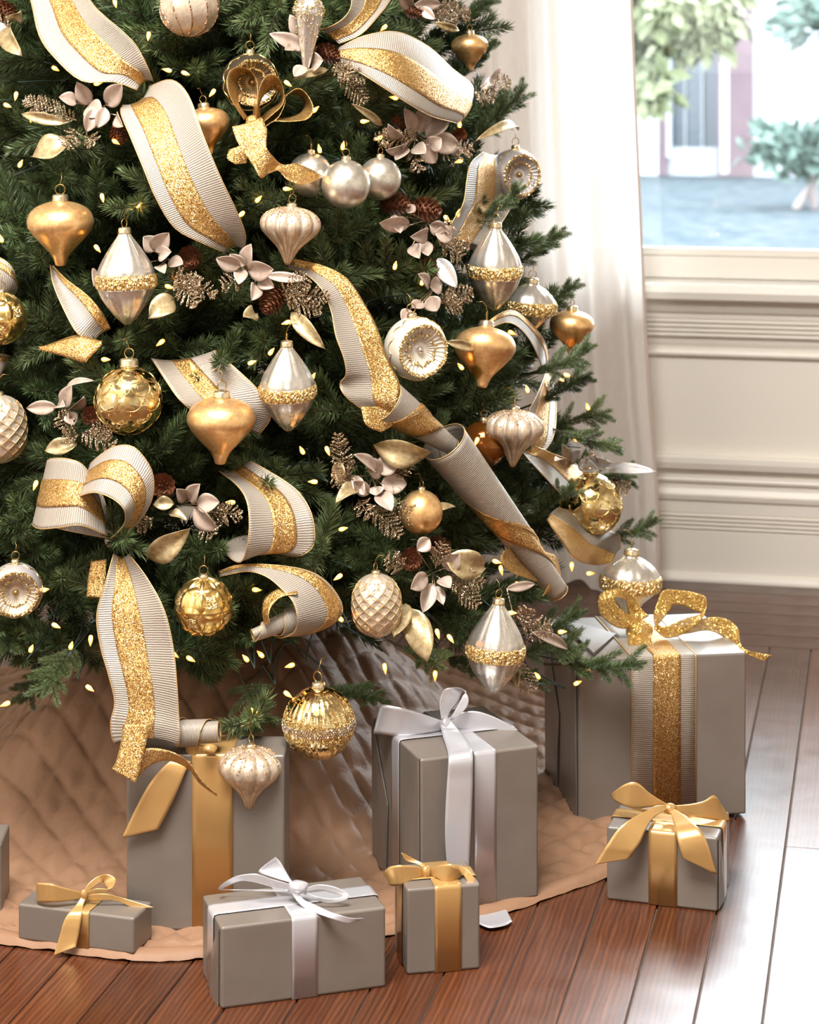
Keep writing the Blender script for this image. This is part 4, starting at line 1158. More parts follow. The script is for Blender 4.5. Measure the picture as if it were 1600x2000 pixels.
def orn_petal(e, w, i):
    NA, NL = 160, 90; na, nl = 8, 4
    vs, gl = [], []
    for a in range(NL + 1):
        la = -PI / 2 + PI * a / NL
        for b in range(NA):
            lo = 2 * PI * b / NA
            p, q = lo / (2 * PI) * na, (la / PI + .5) * nl
            fp, fq = p - math.floor(p), q - math.floor(q)
            ds = []
            for cx, cy in ((.5, .5), (-.5, .5), (1.5, .5), (.5, -.5), (.5, 1.5)):
                ds.append(.7071 - math.hypot(fp - cx, fq - cy))
            ds.sort(reverse=True)
            h = max(0, min(ds[0], ds[1]))
            pet = h > 0
            r = .5 - .022 + (min(1, h / .2) ** .6 * .024 if pet else 0.0)
            gl.append((not pet) and (math.floor(p) + math.floor(q)) % 2 == 0)
            vs.append(Vector((r * math.cos(la) * math.cos(lo), r * math.cos(la) * math.sin(lo), r * math.sin(la))) * w)
    fs = grid_faces(NL + 1, NA, True)
    f1 = [f for f in fs if not all(gl[k] for k in f)]; f2 = [f for f in fs if all(gl[k] for k in f)]
    lpart(e, 'embossed_body', (vs, f1), M['goldsmooth'])
    r = np.random.default_rng(i)
    v2 = [v * (1 + r.uniform(-.012, .02)) for v in vs]
    lpart(e, 'glitter_inlay', (v2, f2), M['grain'], False)
    cap_and_ring(e, .475 * w, w, .075, .06)
def orn_quilted(e, w, i):
    n, b = 12, .62
    def rad(t, z):
        s = z / (b) ; s = max(-1, min(1, s))
        base = .5 * math.sqrt(max(0, 1 - abs(s) ** 2.4))
        return base
    prof = [(max(.004, rad(0, z)), z) for z in np.linspace(-b, b, 60)]
    def fn(t, r, z):
        z /= w
        a, c = n * t / (2 * PI) + z * 4.6, n * t / (2 * PI) - z * 4.6
        k = min(abs((a % 1) - .5), abs((c % 1) - .5)) * 2
        return r * (1 - .06 * (1 - min(1, abs(((a % 1) - .5) * ((c % 1) - .5)) * 4)) ** 2)
    lpart(e, 'body', lathe(sc(prof, w), 120, fn), M['champ'])
    ln = []
    for sg in (1, -1):
        for k in range(n):
            pts = []
            for z in np.linspace(-b * .8, b * .8, 22):
                t = 2 * PI * (k - sg * z * 4.6) / n; r = rad(0, z) * .985
                pts.append(Vector((r * math.cos(t), r * math.sin(t), z)) * w)
            ln.append(tube(pts, .010 * w, 4))
    lpart(e, 'gold_lattice', merge(ln), M['goldthread'])
    cap_and_ring(e, b * .99 * w, w, .085, .06)
def orn_ribbed(e, w, i):
    lpart(e, 'body', lathe(sc(sphere_prof(36), w), 144, lambda t, r, z: r * (.97 + .03 * abs(math.cos(t * 14)))), M['mercury'])
    r = random.Random(i); pts = []
    for _ in range(1500):
        t = r.uniform(0, 2 * PI); z = (r.choice((1, -1)) * (.06 + abs(r.gauss(0, .09))))
        z = max(-.3, min(.3, z)); q = math.sqrt(.25 - z * z)
        pts.append(Vector((q * math.cos(t), q * math.sin(t), z)) * w)
    lpart(e, 'glitter_band', grains(pts, .011 * w, i), M['grain'], False)
    st = []
    for row in range(4):
        for k in range(90):
            t = 2 * PI * (k + .5 * (row % 2)) / 90; st.append(Vector((.508 * math.cos(t), .508 * math.sin(t), -.045 + .03 * row)) * w)
    lpart(e, 'rhinestone_band', grains(st, .015 * w, i + 3), M['stone'], False)
    cap_and_ring(e, .49 * w, w, .085, .08)
def orn_plain(e, w, i, m='silverball'):
    lpart(e, 'body', lathe(sc(sphere_prof(30), w), 48), M[m]); cap_and_ring(e, .49 * w, w, .09, .08)
def orn_swirl(e, w, i):
    lpart(e, 'body', lathe(sc(sphere_prof(44), w), 120, lambda t, r, z: r * (1 - .05 * abs(math.sin(t * 5 + z / w * 4)))), M['champ'])
    ln = []
    for k in range(10):
        pts = []
        for la in np.linspace(-1.4, 1.4, 24):
            z = .5 * math.sin(la); t = (PI * k - z * 4) / 5; r = .5 * math.cos(la)
            pts.append(Vector((r * math.cos(t), r * math.sin(t), z)) * w)
        ln.append(tube(pts, .014 * w, 5))
    lpart(e, 'gold_swirls', merge(ln), M['rosegrain'])
    cap_and_ring(e, .49 * w, w, .1, .09)
refl = 0
for i, (k, x, y, wpx, o, (tilt, turn_), lab) in enumerate(ORN):
    p = on(x, y, o); w = wpx * p.y / F
    nm = {'onion': 'onion_ornament', 'spindle': 'spindle_ornament', 'squat': 'spindle_ornament', 'drop': 'drop_ornament', 'mercury': 'ball_ornament', 'reflector': 'reflector_ornament', 'turban': 'turban_ornament',
          'petal': 'ball_ornament', 'quilted': 'ball_ornament', 'ribbed': 'ball_ornament', 'plain': 'ball_ornament', 'goldball': 'ball_ornament', 'amberball': 'ball_ornament', 'swirl': 'ball_ornament'}[k]
    e = thing(nm, lab, 'ornament', p, 'ornaments hung on the tree', (math.radians(2), math.radians(-tilt), math.radians(turn_) + (i * .7 if k not in ('reflector', 'petal') else 0)))
    if k == 'reflector':
        orn_reflector(e, w, i, refl); refl += 1
    elif k == 'goldball': orn_plain(e, w, i, 'mattegold')
    elif k == 'amberball': orn_plain(e, w, i, 'amber')
    else: globals()['orn_' + k](e, w, i)

# ================================================================== LEAF SPRAYS
def leaf_mesh(B, T, w, kind, r):
    d = T - B; L = d.length; d.normalize()
    view = (Vector((0, 0, CH)) - B).normalized()
    nrm = (view + Vector((r.gauss(0, .3), 0, r.gauss(0, .3) + .15))).normalized()
    s = d.cross(nrm).normalized(); nrm = s.cross(d).normalized()
    nl, nw = 10, 6; vs = []
    curl = (r.uniform(-.25, .5) if kind != 'goldleaf' else r.uniform(.25, .75)); cup = r.uniform(.15, .45)
    wav = r.uniform(0, 6)
    for a in range(nl + 1):
        t = a / nl
        ww = w * (math.sin(PI * min(1, t ** .85 * .985 + .012)) ** .75) * .5
        c = B + d * L * t + nrm * L * curl * (math.sin(PI * t * .9) * .28)
        for b in range(nw + 1):
            q = 2 * b / nw - 1
            h = cup * abs(q) ** 1.6 * ww
            if kind == 'goldleaf': h += .22 * w * math.sin(t * 7 + wav) * q * .5
            vs.append(c + s * ww * q + nrm * (h - (0.0014 if b == nw // 2 else 0)))
    return vs, grid_faces(nl + 1, nw + 1)
def cone_mesh(c, size, ang, r):
    ax = Vector((math.cos(math.radians(ang)), -.55 - .3 * r.random(), math.sin(math.radians(ang)) * -1)).normalized()
    if 60 < ang < 120: ax = Vector((math.cos(math.radians(ang)) * .6, -.9, -.15)).normalized()
    e1 = ax.cross(Vector((.1, .2, .97))).normalized(); e2 = ax.cross(e1)
    L, R = size * 1.1, size * .42
    core = []
    vs, fs = [], []
    n = 78
    for k in range(n):
        t = (k + .5) / n; th = k * 2.39996
        rr = R * math.sin(PI * (.12 + .86 * t)) ** .8
        rad = e1 * math.cos(th) + e2 * math.sin(th); tan = ax.cross(rad)
        b = c + ax * L * (t - .5) + rad * rr * .45
        out = (rad * (1.0 - .5 * t) + ax * (.25 + .8 * t)).normalized()
        sl = rr * .75 + size * .05; w = size * .13 * (1.05 - .5 * t)
        tip = b + out * sl; o = len(vs); th_ = ax * size * .03
        vs += [b - tan * w * .5, b + tan * w * .5, tip + tan * w - out * sl * .25, tip + out * .0, tip - tan * w - out * sl * .25,
               b - th_, tip - th_ - out * sl * .1]
        fs += [(o, o + 1, o + 2, o + 3, o + 4), (o + 5, o + 6, o + 2, o + 1), (o + 5, o, o + 4, o + 6), (o + 6, o + 3, o + 2), (o + 6, o + 4, o + 3)]
    prof = [(max(.02, math.sin(PI * (.1 + .88 * t))) * R * .55, L * (t - .5)) for t in np.linspace(0, 1, 8)]
    v2, f2 = lathe(prof, 10)
    v2 = [c + e1 * v.x + e2 * v.y + ax * v.z for v in v2]
    return merge([(vs, fs), (v2, f2)])
def fern_mesh(B, T, r):
    d = T - B; L = d.length; d.normalize()
    view = (Vector((0, 0, CH)) - B).normalized()
    s = d.cross(view).normalized(); n = s.cross(d)
    items = [tube([B, B.lerp(T, .5) + n * L * .06, T], [.0009, .0007, .0004], 4)]
    pods = []
    m = max(5, int(L / .006))
    for k in range(m):
        t = (k + .6) / m; c = B.lerp(T, t) + n * L * .06 * math.sin(PI * t)
        sl = (.018 * math.sin(PI * (.2 + .75 * t)) + .002) * min(1, L / .05 + .3)
        for sg in (1, -1):
            q = (s * sg * .8 + d * .65 + n * r.gauss(0, .35)).normalized()
            items.append(tube([c, c + q * sl], [.0005, .0003], 3))
            for f in np.arange(.25, 1.01, .15):
                p = c + q * sl * f
                for g2 in (1, -1): pods.append(p + (d * .8 + s * g2 * .5 + n * r.gauss(0, .4)).normalized() * .0022)
    g = grains(pods, .0013, int(L * 1e5))
    return merge(items + [g])
for i, (x, y, lab, leaves, cones, ferns) in enumerate(PICK):
    r = random.Random(100 + i)
    e = thing('leaf_spray', lab, 'leaf spray', on(x, y, 0.0), 'leaf sprays tucked into the tree')
    for b, t, w, kd in leaves:
        B = on(b[0], b[1], .035 + r.uniform(-.008, .01)); T = on(t[0], t[1], .05 + r.uniform(-.012, .025))
        vs, fs = leaf_mesh(B, T, w * 3.05 / F * 1.12, kd, r)
        part(e, 'leaf' if kd == 'leaf' else ('gold_leaf' if kd == 'goldleaf' else 'foil_leaf'), vs, fs, M[kd], True, None, True, .0005)
        if kd == 'leaf':
            v2, f2 = tube([on(x, y, .0), B], .0008, 4); part(e, 'stem', v2, f2, M['fern'])
    for cx, cy, s, an in cones:
        vs, fs = cone_mesh(on(cx, cy, .02), s * 3.05 / F, an, r); part(e, 'pine_cone', vs, fs, M['cone'], False)
    for b, t in ferns:
        vs, fs = fern_mesh(on(b[0], b[1], .03), on(t[0], t[1], .05 + r.uniform(-.01, .02)), r); part(e, 'glitter_fern', vs, fs, M['fern'], False)

# ================================================================== WIDE RIBBONS ON THE TREE
RLAB = {
 'swag_upper': 'champagne ribbon with gold glitter stripe, billowing down from the top left corner',
 'swag_lower': 'long billow of champagne and gold ribbon left of the glitter bow',
 'top_curl': 'champagne and gold ribbon curling down from the top edge right of centre',
 'top_fold': 'champagne and gold ribbon arching over the large poinsettia spray',
 'right_loop': 'champagne and gold ribbon loop half behind branches at the upper right outline',
 'middle_fall': 'champagne and gold ribbon falling and folding beside the white reflector ornament',
 'behind_onion': 'champagne and gold ribbon band behind the flecked gold onion ornament',
 'centre_loop': 'curved champagne and gold ribbon loop below the flecked onion ornament',
 'low_curl': 'champagne ribbon curling into a cone above the low branches at centre',
 'bow_tail': '',
 'left_scrap': 'small twisted champagne ribbon end below the left onion ornament',
 'right_curl': 'thin silvery edge of ribbon arching right of the tilted onion ornament',
 'right_drop': 'champagne and gold ribbon strip behind the right turban ornament',
 'low_right_band': 'bright champagne ribbon band left of the lower right mercury ball',
 'under_mercury': 'champagne and gold ribbon curl directly under the lower right mercury ball',
 'left_edge_band': 'champagne ribbon bit above the pale gold ball at the left edge',
 'left_low_band': 'champagne ribbon bit below the pale gold ball at the left edge',
}
RG = 'wide champagne and gold ribbons on the tree'
def roll(root, A, B, r0, r1, turns, width, th0=0.0, s0=.35, s1=.7, cover=.75):
    """ribbon rolled up into a tapering tube from A to B, its stripe winding round the roll"""
    A, B = Vector(A), Vector(B); ax = B - A; L = ax.length; ax.normalize()
    e1 = ax.cross(Vector((0, 1, 0.2))).normalized(); e2 = ax.cross(e1)
    def pt(f, th, lift=0.0):
        k = ((th - th0) / (2 * PI) + turns * f) % 1.0           # loose overlap of the winding
        r = r0 + (r1 - r0) * f + .0032 * k + lift
        return A + ax * L * f + (e1 * math.cos(th) + e2 * math.sin(th)) * r
    n, m = 34, 60
    G = np.zeros((n, m + 1, 3)); uv = np.zeros((n, m + 1, 2))
    for i in range(n):
        f = i / (n - 1)
        for j in range(m + 1):
            th = th0 - 2 * PI * turns * f + 2 * PI * (j / m) * .9995
            G[i, j] = pt(f, th); uv[i, j] = (j / m * .1, f * L + j / m * .02)
    add_strip(root, 'band', G, uv, M['ribbon'])
    v, f_ = tube([Vector(p) for p in G[:, m]], .0008, 5); part(root, 'wired_edge', v, f_, M['goldthread'])
    for k in (0, n - 1):
        v, f_ = tube([Vector(p) for p in G[k, :]], .0008, 5); part(root, 'wired_edge', v, f_, M['goldthread'])
    if s1 - s0 > .06:
        ns = 40; S = np.zeros((ns, 7, 3)); u2 = np.zeros((ns, 7, 2)); ws = (s1 - s0) * width / L
        for i in range(ns):
            t = i / (ns - 1)
            for j in range(7):
                f = min(1, max(0, cover * 0 + t * (1 - ws) + j / 6 * ws))
                S[i, j] = pt(f, th0 + .3 - 2 * PI * turns * t * 1.0 + .7 * j / 6, .0016); u2[i, j] = (j / 6 * .03, t * .2)
        add_strip(root, 'glitter_stripe', S, u2, M['glitter'])
def st(nm):
    for q in RIB:
        if q[0] == nm: return q
for nm, stn, s0, s1, bl in RIB:
    if nm == 'bow_tail': continue
    A = [E(a, oa) for a, b, oa, ob in stn]; B = [E(b, ob) for a, b, oa, ob in stn]
    mid = len(A) // 2
    e = thing('ribbon', RLAB[nm], 'ribbon', (A[mid] + B[mid]) / 2, RG)
    two_tone(e, A, B, s0, s1, bl)
    if nm == 'middle_fall':      # its twisted continuation
        roll(e, E((752, 782), .06), E((884, 872), .05), .030, .010, 0.9, .085, 2.6, .3, .85)
        a = [E(p, .07) for p in ((705, 795), (715, 830), (745, 845))]; b = [E(p, .07) for p in ((770, 790), (775, 820), (770, 830))]
        plain(e, 'glitter_stripe', a, b, M['glitter'])
    if nm == 'low_curl':
        roll(e, E((588, 1204), .05), E((494, 1240), .06), .0165, .006, 2.0, .07, .5, .0, .05)
        a = [E(p, .07) for p in ((578, 1148), (545, 1150), (518, 1168), (512, 1196), (517, 1222))]
        b = [E(p, .085) for p in ((582, 1160), (550, 1166), (532, 1182), (525, 1200), (528, 1216))]
        plain(e, 'glitter_stripe', a, b, M['glitter'])
e = thing('ribbon', 'champagne ribbon wound into a long tapering roll pointing down to the right', 'ribbon', E((980, 1000), .05), RG)
roll(e, E((868, 862), .045), E((1092, 1156), .06), .034, .014, 1.1, .115, 4.6, .34, .66)
a = [E(p, .05) for p in ((985, 1075), (978, 1092), (990, 1112), (1020, 1126), (1048, 1136))]; b = [E(p, .03) for p in ((1000, 1070), (1010, 1085), (1022, 1098), (1040, 1112), (1060, 1128))]
plain(e, 'glitter_stripe', a, b, M['glitter'])
a = [E(p, .07) for p in ((1050, 1085), (1068, 1095), (1080, 1120), (1060, 1165))]; b = [E(p, .065) for p in ((1066, 1078), (1088, 1090), (1094, 1135), (1066, 1160))]
plain(e, 'glitter_stripe', a, b, M['glitter'])
e = thing('ribbon', 'gold glitter ribbon point lying left of the gold mercury ball', 'ribbon', E((150, 680), .03), RG)
plain(e, 'glitter_band', [E(p, .04) for p in ((75, 680), (112, 666), (150, 654), (178, 660), (202, 668))], [E(p, .05) for p in ((77, 684), (118, 694), (162, 708), (174, 700), (200, 672))], M['glitter'], .004)

# the large two-loop bow, lower left
e = thing('ribbon_bow', 'large champagne and gold two-loop bow with a long wide tail, lower left of the tree', 'bow', E((215, 1055), .06))
LA = [((190, 1020), (205, 1050), .02, .03), ((135, 985), (130, 1036), .015, .02), ((100, 915), (72, 1022), .035, .05), ((92, 900), (64, 1026), .055, .07), ((108, 895), (80, 1033), .08, .09), ((140, 898), (118, 1030), .09, .105), ((168, 915), (158, 1026), .08, .10), ((196, 975), (210, 1046), .06, .07)]
LB = [((205, 1048), (225, 1046), .03, .03), ((165, 1005), (190, 935), .04, .02), ((148, 990), (176, 916), .065, .045), ((152, 972), (182, 900), .09, .07), ((185, 962), (222, 873), .115, .09), ((220, 974), (262, 874), .12, .095), ((242, 995), (296, 918), .115, .09), ((244, 1020), (298, 970), .10, .08), ((228, 1042), (272, 1018), .085, .07), ((214, 1052), (232, 1048), .06, .06)]
for L in (LA, LB):
    two_tone(e, [E(a, oa) for a, b, oa, ob in L], [E(b, ob) for a, b, oa, ob in L], .30, .68, 0.0)
q = st('bow_tail')
two_tone(e, [E(a, oa) for a, b, oa, ob in q[1]], [E(b, ob) for a, b, oa, ob in q[1]], q[2], q[3], q[4])
roll(e, E((345, 1432), .05), E((428, 1428), .055), .018, .012, 1.6, .075, 1.0, .0, .05)
plain(e, 'glitter_stripe', [E(p, .085) for p in ((240, 1415), (236, 1450), (227, 1485), (218, 1503))], [E(p, .085) for p in ((290, 1415), (286, 1450), (276, 1490), (265, 1530))], M['glitter'])
plain(e, 'glitter_stripe', [E(p, .08) for p in ((276, 1462), (310, 1462), (345, 1472), (372, 1492), (395, 1525), (425, 1552))], [E(p, .07) for p in ((268, 1520), (295, 1494), (330, 1486), (368, 1502), (390, 1530), (423, 1555))], M['glitter'])
plain(e, 'glitter_stripe', [E(p, .035) for p in ((178, 1096), (172, 1130), (169, 1166))], [E(p, .035) for p in ((208, 1092), (206, 1130), (200, 1168))], M['glitter'])
kv = lathe(sc(sphere_prof(10), .020), 16, lambda t, r, z: r * (1 + .12 * math.sin(5 * t)))
part(e, 'knot', [v + E((218, 1056), .01) for v in kv[0]], kv[1], M['ribbon'])

# gold glitter bow
def C2(x, y): return (400 + .3125 * x, .3125 * y)
e = thing('ribbon_bow', 'gold glitter bow with three open loops and one wavy tail, upper middle', 'bow', E((495, 240), .06))
def gold(A, B, name='loop', bl=0.0): plain(e, name, [E(C2(x, y), o) for x, y, o in A], [E(C2(x, y), o) for x, y, o in B], M['glitter'], bl)
gold([(245, 748, .06), (175, 640, .075), (140, 540, .08), (150, 455, .075), (210, 418, .065), (285, 440, .05), (325, 510, .045), (332, 620, .05), (322, 735, .06)],
     [(275, 742, .03), (215, 650, .035), (208, 570, .035), (205, 515, .03), (235, 475, .025), (275, 490, .015), (298, 560, .015), (305, 640, .02), (300, 735, .03)])
gold([(320, 735, .06), (330, 640, .08), (345, 540, .09), (390, 470, .09), (455, 480, .08), (492, 560, .07), (488, 650, .07), (420, 720, .07), (360, 770, .06)],
     [(350, 745, .03), (345, 690, .045), (340, 660, .05), (375, 590, .05), (430, 560, .04), (470, 580, .03), (465, 640, .03), (400, 690, .035), (340, 745, .03)])
gold([(380, 790, .06), (460, 735, .07), (500, 650, .07), (510, 600, .06), (580, 552, .06), (640, 590, .06), (680, 680, .07), (640, 745, .08), (530, 760, .08), (430, 760, .07), (375, 800, .06)],
     [(370, 770, .03), (440, 700, .03), (495, 640, .02), (500, 595, .02), (560, 590, .02), (615, 620, .02), (620, 670, .03), (590, 710, .04), (520, 735, .045), (430, 740, .04), (375, 780, .03)])
gold([(170, 790, .08), (200, 880, .085), (250, 960, .085), (300, 1030, .09), (350, 1112, .09), (400, 1085, .08), (455, 1062, .075), (520, 1125, .08), (620, 1152, .075), (738, 1112, .05)],
     [(355, 732, .08), (388, 810, .085), (385, 880, .085), (390, 930, .09), (430, 980, .085), (465, 1015, .07), (500, 1030, .065), (570, 1022, .065), (650, 1050, .06), (742, 1104, .045)], 'tail', .004)
gold([(150, 935, .03), (140, 990, .035), (190, 1028, .035)], [(240, 905, .03), (265, 960, .03), (262, 1020, .03)], 'tail')
kv = lathe(sc(sphere_prof(10), .02), 14, lambda t, r, z: r * (1 + .1 * math.sin(4 * t)))
part(e, 'knot', [v + E(C2(300, 760), .055) for v in kv[0]], kv[1], M['glitter'])

# ================================================================== STRING LIGHTS
sl = thing('string_lights', 'string of warm white mini lights on green cord woven through the tree', 'string lights', on(600, 700, 0))
prof_b = [(.0008, 0.0), (.0026, .0012), (.0033, .0045), (.0030, .008), (.0018, .012), (.0006, .0155)]
bme = None
bm_ = mesh('bulb', *lathe(prof_b, 10), M['bulb'])
fm_ = mesh('filament', *lathe([(.0002, .002), (.0010, .003), (.0012, .0045), (.0010, .006), (.0002, .0075)], 6), M['filament'])
sm_ = mesh('socket', *lathe([(.0028, -.017), (.0031, -.015), (.0035, -.001), (.0036, .0012), (.003, .0016)], 10), M['socket'])
order = sorted(BULB, key=lambda b: (int(b[1] / 110), b[0] if int(b[1] / 110) % 2 else -b[0]))
rb = random.Random(5)
cordp = []
for x, y in order:
    p = on(x, y, .03)
    a = rb.uniform(0, 2 * PI); d = Vector((math.cos(a) * .8, -.45, math.sin(a) * .8)).normalized()
    b = link('bulb', bm_, sl); b.matrix_local = Matrix.Translation(p - Vector(sl.location) - d * .007) @ d.to_track_quat('Z', 'Y').to_matrix().to_4x4()
    link('filament', fm_, b)
    s = link('socket', sm_, sl); s.matrix_local = b.matrix_local.copy()
    cordp.append(p - d * .024)
runs = []
for i, p in enumerate(cordp):
    if i + 1 < len(cordp) and (p - cordp[i + 1]).length < .13:
        q = cordp[i + 1]; inw = Vector((TX, TY, 0)) - Vector((p.x, p.y, 0)); inw.normalize()
        mid = (p + q) / 2 + inw * min(.16, .05 + (p - q).length * .4) + Vector((0, 0, .03 if p.z < .5 else -.012))
        part(sl, 'cord', *tube([Vector(c) for c in cr([p, p.lerp(mid, .5) + inw * .03, mid, q.lerp(mid, .5) + inw * .03, q], 3)], .0011, 4), M['cord'])

# ================================================================== PRESENTS
class Gift:
    """box standing on the floor: front left and front right corner in the photograph, depth and height in metres"""
    def __init__(s, label, fl, fr, depth, h, lift=0.0, bev=.004, width=None):
        s.a = floor_pt(*fl, lift); s.b = floor_pt(*fr, lift)
        s.x = (s.b - s.a); s.w = width or s.x.length; s.x.normalize()
        s.y = Vector((-s.x.y, s.x.x, 0)); s.d = depth; s.h = h; s.z0 = lift
        s.e = thing('gift_box', label, 'present', s.p(.5, .5, 0), 'presents under the tree')
        vs, fs = box_mesh(0, s.w, 0, s.d, 0, s.h, bev, 2)
        part(s.e, 'wrapped_box', [s.q(v.x, v.y, v.z) for v in vs], fs, M['paper'], True)
        o = s.e.children[0]
        m = o.modifiers.new('wn', 'WEIGHTED_NORMAL'); m.keep_sharp = False
    def q(s, x, y, z): return s.a + s.x * x + s.y * y + Vector((0, 0, z))
    def p(s, fx, fy, fz): return s.q(fx * s.w, fy * s.d, fz * s.h)
    def band(s, axis, f, width, mat, e=.0012, name='ribbon_band', stripe=False):
        """band round the box; axis 'x' runs over front-top-back, 'y' over left-top-right"""
        w2 = width / 2; g = .004
        if axis == 'x':
            c = f * s.w
            path = [(-e, .001), (-e, s.h - g), (-e + g * .3, s.h - g * .3 + e), (g, s.h + e), (s.d - g, s.h + e), (s.d - g * .3 + e, s.h - g * .3 + e), (s.d + e, s.h - g), (s.d + e, .001)]
            A = [s.q(c - w2, y, z) for y, z in path]; B = [s.q(c + w2, y, z) for y, z in path]
        else:
            c = f * s.d
            path = [(-e, .001), (-e, s.h - g), (-e + g * .3, s.h - g * .3 + e), (g, s.h + e), (s.w - g, s.h + e), (s.w - g * .3 + e, s.h - g * .3 + e), (s.w + e, s.h - g), (s.w + e, .001)]
            A = [s.q(x, c - w2, z) for x, z in path]; B = [s.q(x, c + w2, z) for x, z in path]
        us = np.linspace(0, 1, 9)
        A_, B_ = np.array(A), np.array(B)
        G = A_[:, None] * (1 - us)[None, :, None] + B_[:, None] * us[None, :, None]
        L = np.concatenate([[0], np.cumsum(np.linalg.norm(np.diff(A_, axis=0), axis=1))])
        uv = np.zeros(G.shape[:2] + (2,)); uv[:, :, 0] = us[None] * width; uv[:, :, 1] = L[:, None]
        add_strip(s.e, name, G, uv, mat, .0005)
        if stripe:
            gr = (.33, .76)
            e2 = e + .0012
            s.band(axis, f + ((gr[0] + gr[1]) / 2 - .5) * width / (s.w if axis == 'x' else s.d), width * (gr[1] - gr[0]), M['glitter'], e2, 'glitter_stripe')
            for sg in (-1, 1):
                v, ff = tube([Vector(a) * 1.0 for a in (A if sg < 0 else B)], .0011, 5); part(s.e, 'wired_edge', v, ff, M['goldthread'])
    def flap(s, side, pts, lift=.0014):
        """folded paper flap on a side; pts (f along, f up)"""
        e = .0006
        if side == 'left': P = [s.q(-e, f * s.d, g * s.h) for f, g in pts]; n = -s.x
        elif side == 'right': P = [s.q(s.w + e, f * s.d, g * s.h) for f, g in pts]; n = s.x
        else: P = [s.q(f * s.w, g * s.d, s.h + e) for f, g in pts]; n = Vector((0, 0, 1))
        k = len(P); vs = P + [p + n * lift * (1 if i % 2 else 2.2) for i, p in enumerate(P)]
        fs = [tuple(range(k - 1, -1, -1)), tuple(range(k, 2 * k))] + [(i, (i + 1) % k, k + (i + 1) % k, k + i) for i in range(k)]
        part(s.e, 'paper_flap', vs, fs, M['paper'], False)
        dark = [p + n * .0004 for p in P]  # slightly larger dark sheet behind the flap, painted shade of its gap
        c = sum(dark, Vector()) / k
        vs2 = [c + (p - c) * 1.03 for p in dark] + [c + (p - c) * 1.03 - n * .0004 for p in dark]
        part(s.e, 'flap_shade', vs2, fs, M['flapshade'], False)
    def bow(s, conv, kd, pieces, mat, knot, kn_size):
        """pieces: name, list of (A, B, nearer-by-metres); conv turns crop coordinates into photograph columns and rows"""
        for name, stn in pieces:
            A, B = [], []
            for q in stn:
                a, b, dd = q[0], q[1], q[2]
                d2 = q[3] if len(q) > 3 else dd
                A.append(px(*conv(*a), kd - dd)); B.append(px(*conv(*b), kd - d2))
            plain(s.e, name, A, B, mat, 0.0, 8, 8)
        if knot:
            c = px(*conv(*knot), kd - .012)
            kx, kz = kn_size[0] * kd / F / 2, kn_size[1] * kd / F / 2
            vs, fs = lathe([(max(.02, math.sin(t)) , -math.cos(t)) for t in np.linspace(0, PI, 14)], 22, lambda t, r, z: r * (1 + .10 * math.sin(3 * t + 2 * z) + .05 * math.sin(7 * t)))
            part(s.e, 'bow_knot', [c + Vector((v.x * kx, v.y * kx * .8, v.z * kz)) for v in vs], fs, mat)
def crop(x0, y0, k): return lambda x, y: (x0 + k * x, y0 + k * y)

SG, SS = M['satin_gold'], M['satin_silver']
# -- long low present, silver ribbon
g = Gift('long taupe present with silver satin ribbon, frontmost on the bare floor', (432, 1972), (754, 1928), .112, .104)
g.band('x', .50, .034, SS); g.band('y', .5, .034, SS, .0018)
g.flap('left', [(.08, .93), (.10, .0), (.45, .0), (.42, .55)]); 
kd = g.p(.5, .5, 1).y
g.bow(crop(380, 1650, .25), kd, [
 ('bow_loop', [((800, 320), (790, 360), .012), ((620, 272), (640, 338), .016), ((480, 228), (500, 300), .018), ((340, 242), (372, 282), .014), ((240, 290), (282, 312), .006), ((186, 345), (216, 347), -.004), ((260, 352), (300, 352), -.012), ((520, 350), (520, 362), -.006), ((740, 352), (740, 368), .004)]),
 ('tail', [((770, 300), (790, 320), .004), ((640, 262), (745, 260), -.004), ((520, 225), (705, 190), -.010), ((505, 200), (672, 135), -.012), ((560, 150), (650, 112), -.012), ((632, 96), (636, 100), -.012)]),
 ('bow_loop', [((850, 345), (850, 375), .012), ((960, 312), (975, 352), .014), ((1080, 325), (1065, 372), .016), ((1170, 362), (1130, 388), .018), ((1208, 395), (1160, 402), .02), ((1180, 432), (1120, 418), .022), ((1060, 456), (1030, 420), .024), ((950, 432), (940, 398), .022), ((860, 388), (870, 368), .014)]),
 ('tail', [((752, 362), (800, 356), .016), ((800, 440), (850, 425), .022), ((868, 500), (930, 462), .03), ((960, 538), (1028, 508), .046), ((1080, 580), (1120, 545), .058), ((1200, 612), (1230, 572), .058), ((1290, 592), (1322, 574), .052)]),
], SS, (808, 328), (40, 24))
